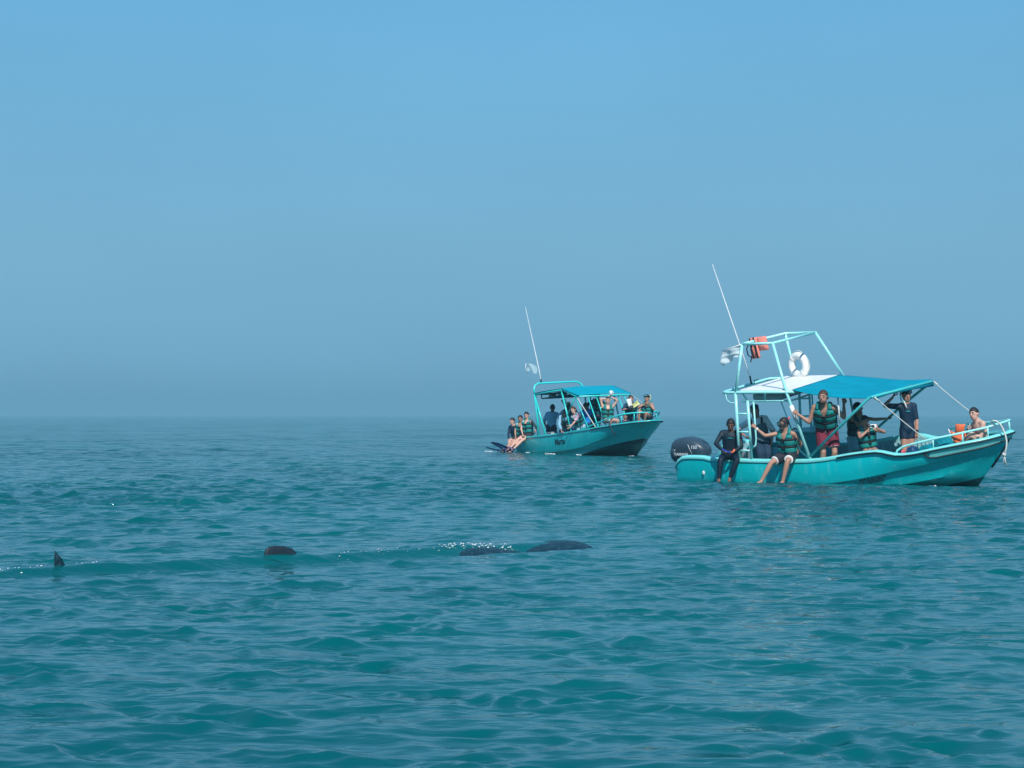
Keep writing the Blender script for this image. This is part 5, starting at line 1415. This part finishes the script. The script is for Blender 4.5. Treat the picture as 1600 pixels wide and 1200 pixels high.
held_fin(MB_ @ V((-.75, -.28, 1.66)), (-.4, -.2, .9), M_PALEWHITE, 'white fin held upright beside the farther boat\'s middle post')
held_fin(MB_ @ V((1.05, -.05, 1.60)), (.9, -.2, -.2), M_YEL, 'yellow fin sticking out beside the black wetsuit passenger under the farther canopy')
o, f_, W_, c_ = person(MB_, (4.0, .06, 1.03), 'passenger in green vest sitting on the farther bow with hands up to the face', GF, h=.93, up=(0, -20, 0), face=(-.45, -.9, 0), look=(-.6, -.9, 0),
    hands={'R': (-5, -20, -.16), 'L': (3, -19, -.18)}, elbows={'R': (-1, 0, -.6), 'L': (1, 0, -.7)}, feet={'R': (-14, 8, -.15), 'L': (-6, 10, -.2)}, knees={'R': (-.5, -.6, .5), 'L': (-.3, -.9, .5)}, skin='tan', hair=('short', 'black'), wear=(('shorts', M_BLACKC, .5, .02), ('vest', M_VEST)), near=False, curl={'L': .9, 'R': .9})
diving_mask(f_, o, False, ([(.09, -.03, -.05), (.12, -.02, .02), (.11, 0, .1)], M_YEL, M_YEL))

# ================================================================== WHALE SHARK
M_SHARK = mat('shark_skin', (.004, .026, .042), .45, spec=.22, noise=.3, nscale=5, bump=.012, bscale=16, dirt=(.12, .22, .26), dscale=34, damount=.9)
hd = SHARK_HEAD - SHARK_TAIL; Ls = float(np.linalg.norm(hd))
sm = Matrix.Translation((float(SHARK_TAIL[0]), float(SHARK_TAIL[1]), 0)) @ Matrix.Rotation(math.atan2(hd[1], hd[0]), 4, 'Z')
sh = root('whale_shark', sm, 'large dark whale shark swimming at the surface, showing tail tip, dorsal fin and broad head', 'whale shark')
secs = [(-.10, -.10, .03, .05), (.3, -.17, .06, .09), (1.0, -.28, .15, .17), (1.8, -.36, .30, .28), (2.6, -.44, .44, .33), (3.4, -.42, .54, .34), (3.9, -.36, .58, .33), (4.2, -.29, .60, .325), (4.45, -.27, .60, .30), (4.75, -.24, .58, .225), (5.05, -.16, .54, .19), (5.35, -.112, .46, .165), (5.58, -.108, .40, .150), (Ls, -.10, .30, .11)]
xs_ = [q[0] for q in secs]
rings = []
for i in range(60):
    x = xs_[0] + (xs_[-1] - xs_[0]) * i / 59
    z, a, b = [float(np.interp(x, xs_, [q[k] for q in secs])) for k in (1, 2, 3)]
    n = 24
    rings.append([(x, a * math.cos(t), z + b * math.copysign(abs(math.sin(t)) ** .9, math.sin(t))) for t in [2 * math.pi * k / n for k in range(n)]])
mb = MBx(); mb.ring_tube(rings); mb.build('body', M_SHARK, sh)
def fin_shape(name, out, thick):
    """fin from an outline of (x, z) leading edge and trailing edge pairs"""
    mb = MBx(); rings = []
    for (xl, xt, z, y) in out:
        c, hl = (xl + xt) / 2, abs(xl - xt) / 2
        rings.append([(c + hl * math.cos(t), y + thick * hl * math.sin(t), z) for t in [2 * math.pi * k / 14 for k in range(14)]])
    mb.ring_tube(rings); return mb.build(name, M_SHARK, sh)
fin_shape('tail_fin', [(.10, -.12, -.5, 0), (.12, -.06, -.25, 0), (.06, -.05, -.05, 0), (.035, -.065, .03, 0), (.005, -.07, .09, 0), (-.035, -.065, .135, 0), (-.056, -.064, .165, 0)], .14)
M_FINB = mat('dorsal_skin', (.010, .020, .030), .5, spec=.25, noise=.3, nscale=6, dirt=(.06, .06, .065), dscale=26, damount=.6)
dx = 2.15
fin_shape('dorsal_fin', [(dx + .26, dx - .25, -.15, 0), (dx + .21, dx - .21, -.03, 0), (dx + .165, dx - .185, .045, 0), (dx + .11, dx - .17, .095, 0), (dx + .03, dx - .135, .118, 0), (dx - .035, dx - .09, .124, 0)], .12).data.materials[0] = M_FINB
for sg in (1, -1):
    mb = MBx(); rings = []
    for t in (0, .25, .5, .75, 1.0):
        c = V((4.1 - .55 * t, sg * (.45 + .75 * t), -.45 - .18 * t)); w = .30 * (1 - .8 * t) + .02
        rings.append([c + V((w * math.cos(q), 0, .10 * w * math.sin(q))) for q in [2 * math.pi * k / 12 for k in range(12)]])
    mb.ring_tube(rings); mb.build('pectoral_fin', M_SHARK, sh)

# spray and foam where the water breaks over the shark's back and beside the hulls
M_FOAM = mat('foam', (.78, .84, .86), .6)
def foam(name, pts, label_kind='stuff'):
    mb = MBx()
    for (p, r) in pts:
        g = bmesh.ops.create_icosphere(mb.bm, subdivisions=1, radius=1)
        k = [random.uniform(.6, 1.5) for _ in range(3)]
        for v in g['verts']: v.co = V(p) + V((v.co.x * r * k[0] * 1.3, v.co.y * r * k[1], v.co.z * r * .6 * k[2]))
    o = mb.build(name, M_FOAM, None, smooth=True); o['kind'] = 'stuff'
    return o
dg = bpy.context.evaluated_depsgraph_get()
sea_bvh = BVHTree.FromObject(sea, dg)
def sea_z(x, y):
    hit = sea_bvh.ray_cast(V((x, y, 3)), V((0, 0, -1)))
    return hit[0].z if hit[0] is not None else 0.0
rng_ = random.Random(5)
pts = []
def scatter(x0, x1, y, sy, n, r0, r1, lift=.01):
    for _ in range(n):
        lx = rng_.uniform(x0, x1); ly = y + rng_.gauss(0, sy)
        w = sm @ V((lx, ly, 0)); pts.append(((w.x, w.y, sea_z(w.x, w.y) + rng_.uniform(0, lift)), rng_.uniform(r0, r1)))
scatter(4.15, 4.5, -.02, .07, 22, .003, .009, .02); scatter(4.35, 4.68, -.14, .05, 34, .002, .009, .03); scatter(4.2, 4.7, -.10, .06, 60, .0015, .004, .02); scatter(5.1, 5.5, -.16, .03, 24, .0015, .004, .02)
scatter(3.9, 4.4, .0, .07, 40, .003, .008, .02); scatter(2.6, 4.2, -.02, .06, 46, .002, .0055, .015); scatter(5.2, 5.42, -.17, .02, 22, .004, .010, .02)
scatter(-.9, -.1, .0, .06, 26, .003, .008, .015); scatter(.1, .5, -.05, .04, 6, .003, .006)
foam('spray', pts)
pts = []
def hull_foam(M, spots, r):
    for (lx, ly, n, sp) in spots:
        for _ in range(n):
            w = M @ V((lx + rng_.uniform(-sp, sp), ly + rng_.gauss(0, .03), 0)); pts.append(((w.x, w.y, sea_z(w.x, w.y) + .005), rng_.uniform(r * .4, r)))
hull_foam(MA, ((-1.0, -1.08, 14, .12), (-.75, -1.10, 10, .10), (-.2, -1.08, 8, .1), (.55, -1.06, 8, .1), (1.0, -1.0, 5, .06), (2.4, -.6, 6, .1)), .014)
hull_foam(MB_, ((-.6, -1.06, 26, .28), (-1.0, -1.08, 6, .06), (-2.4, -1.08, 10, .1), (-3.1, -1.1, 14, .12), (-4.3, -1.7, 30, .25), (1.2, -1.0, 8, .2), (3.6, -.3, 12, .3)), .024)
foam('wash', pts)
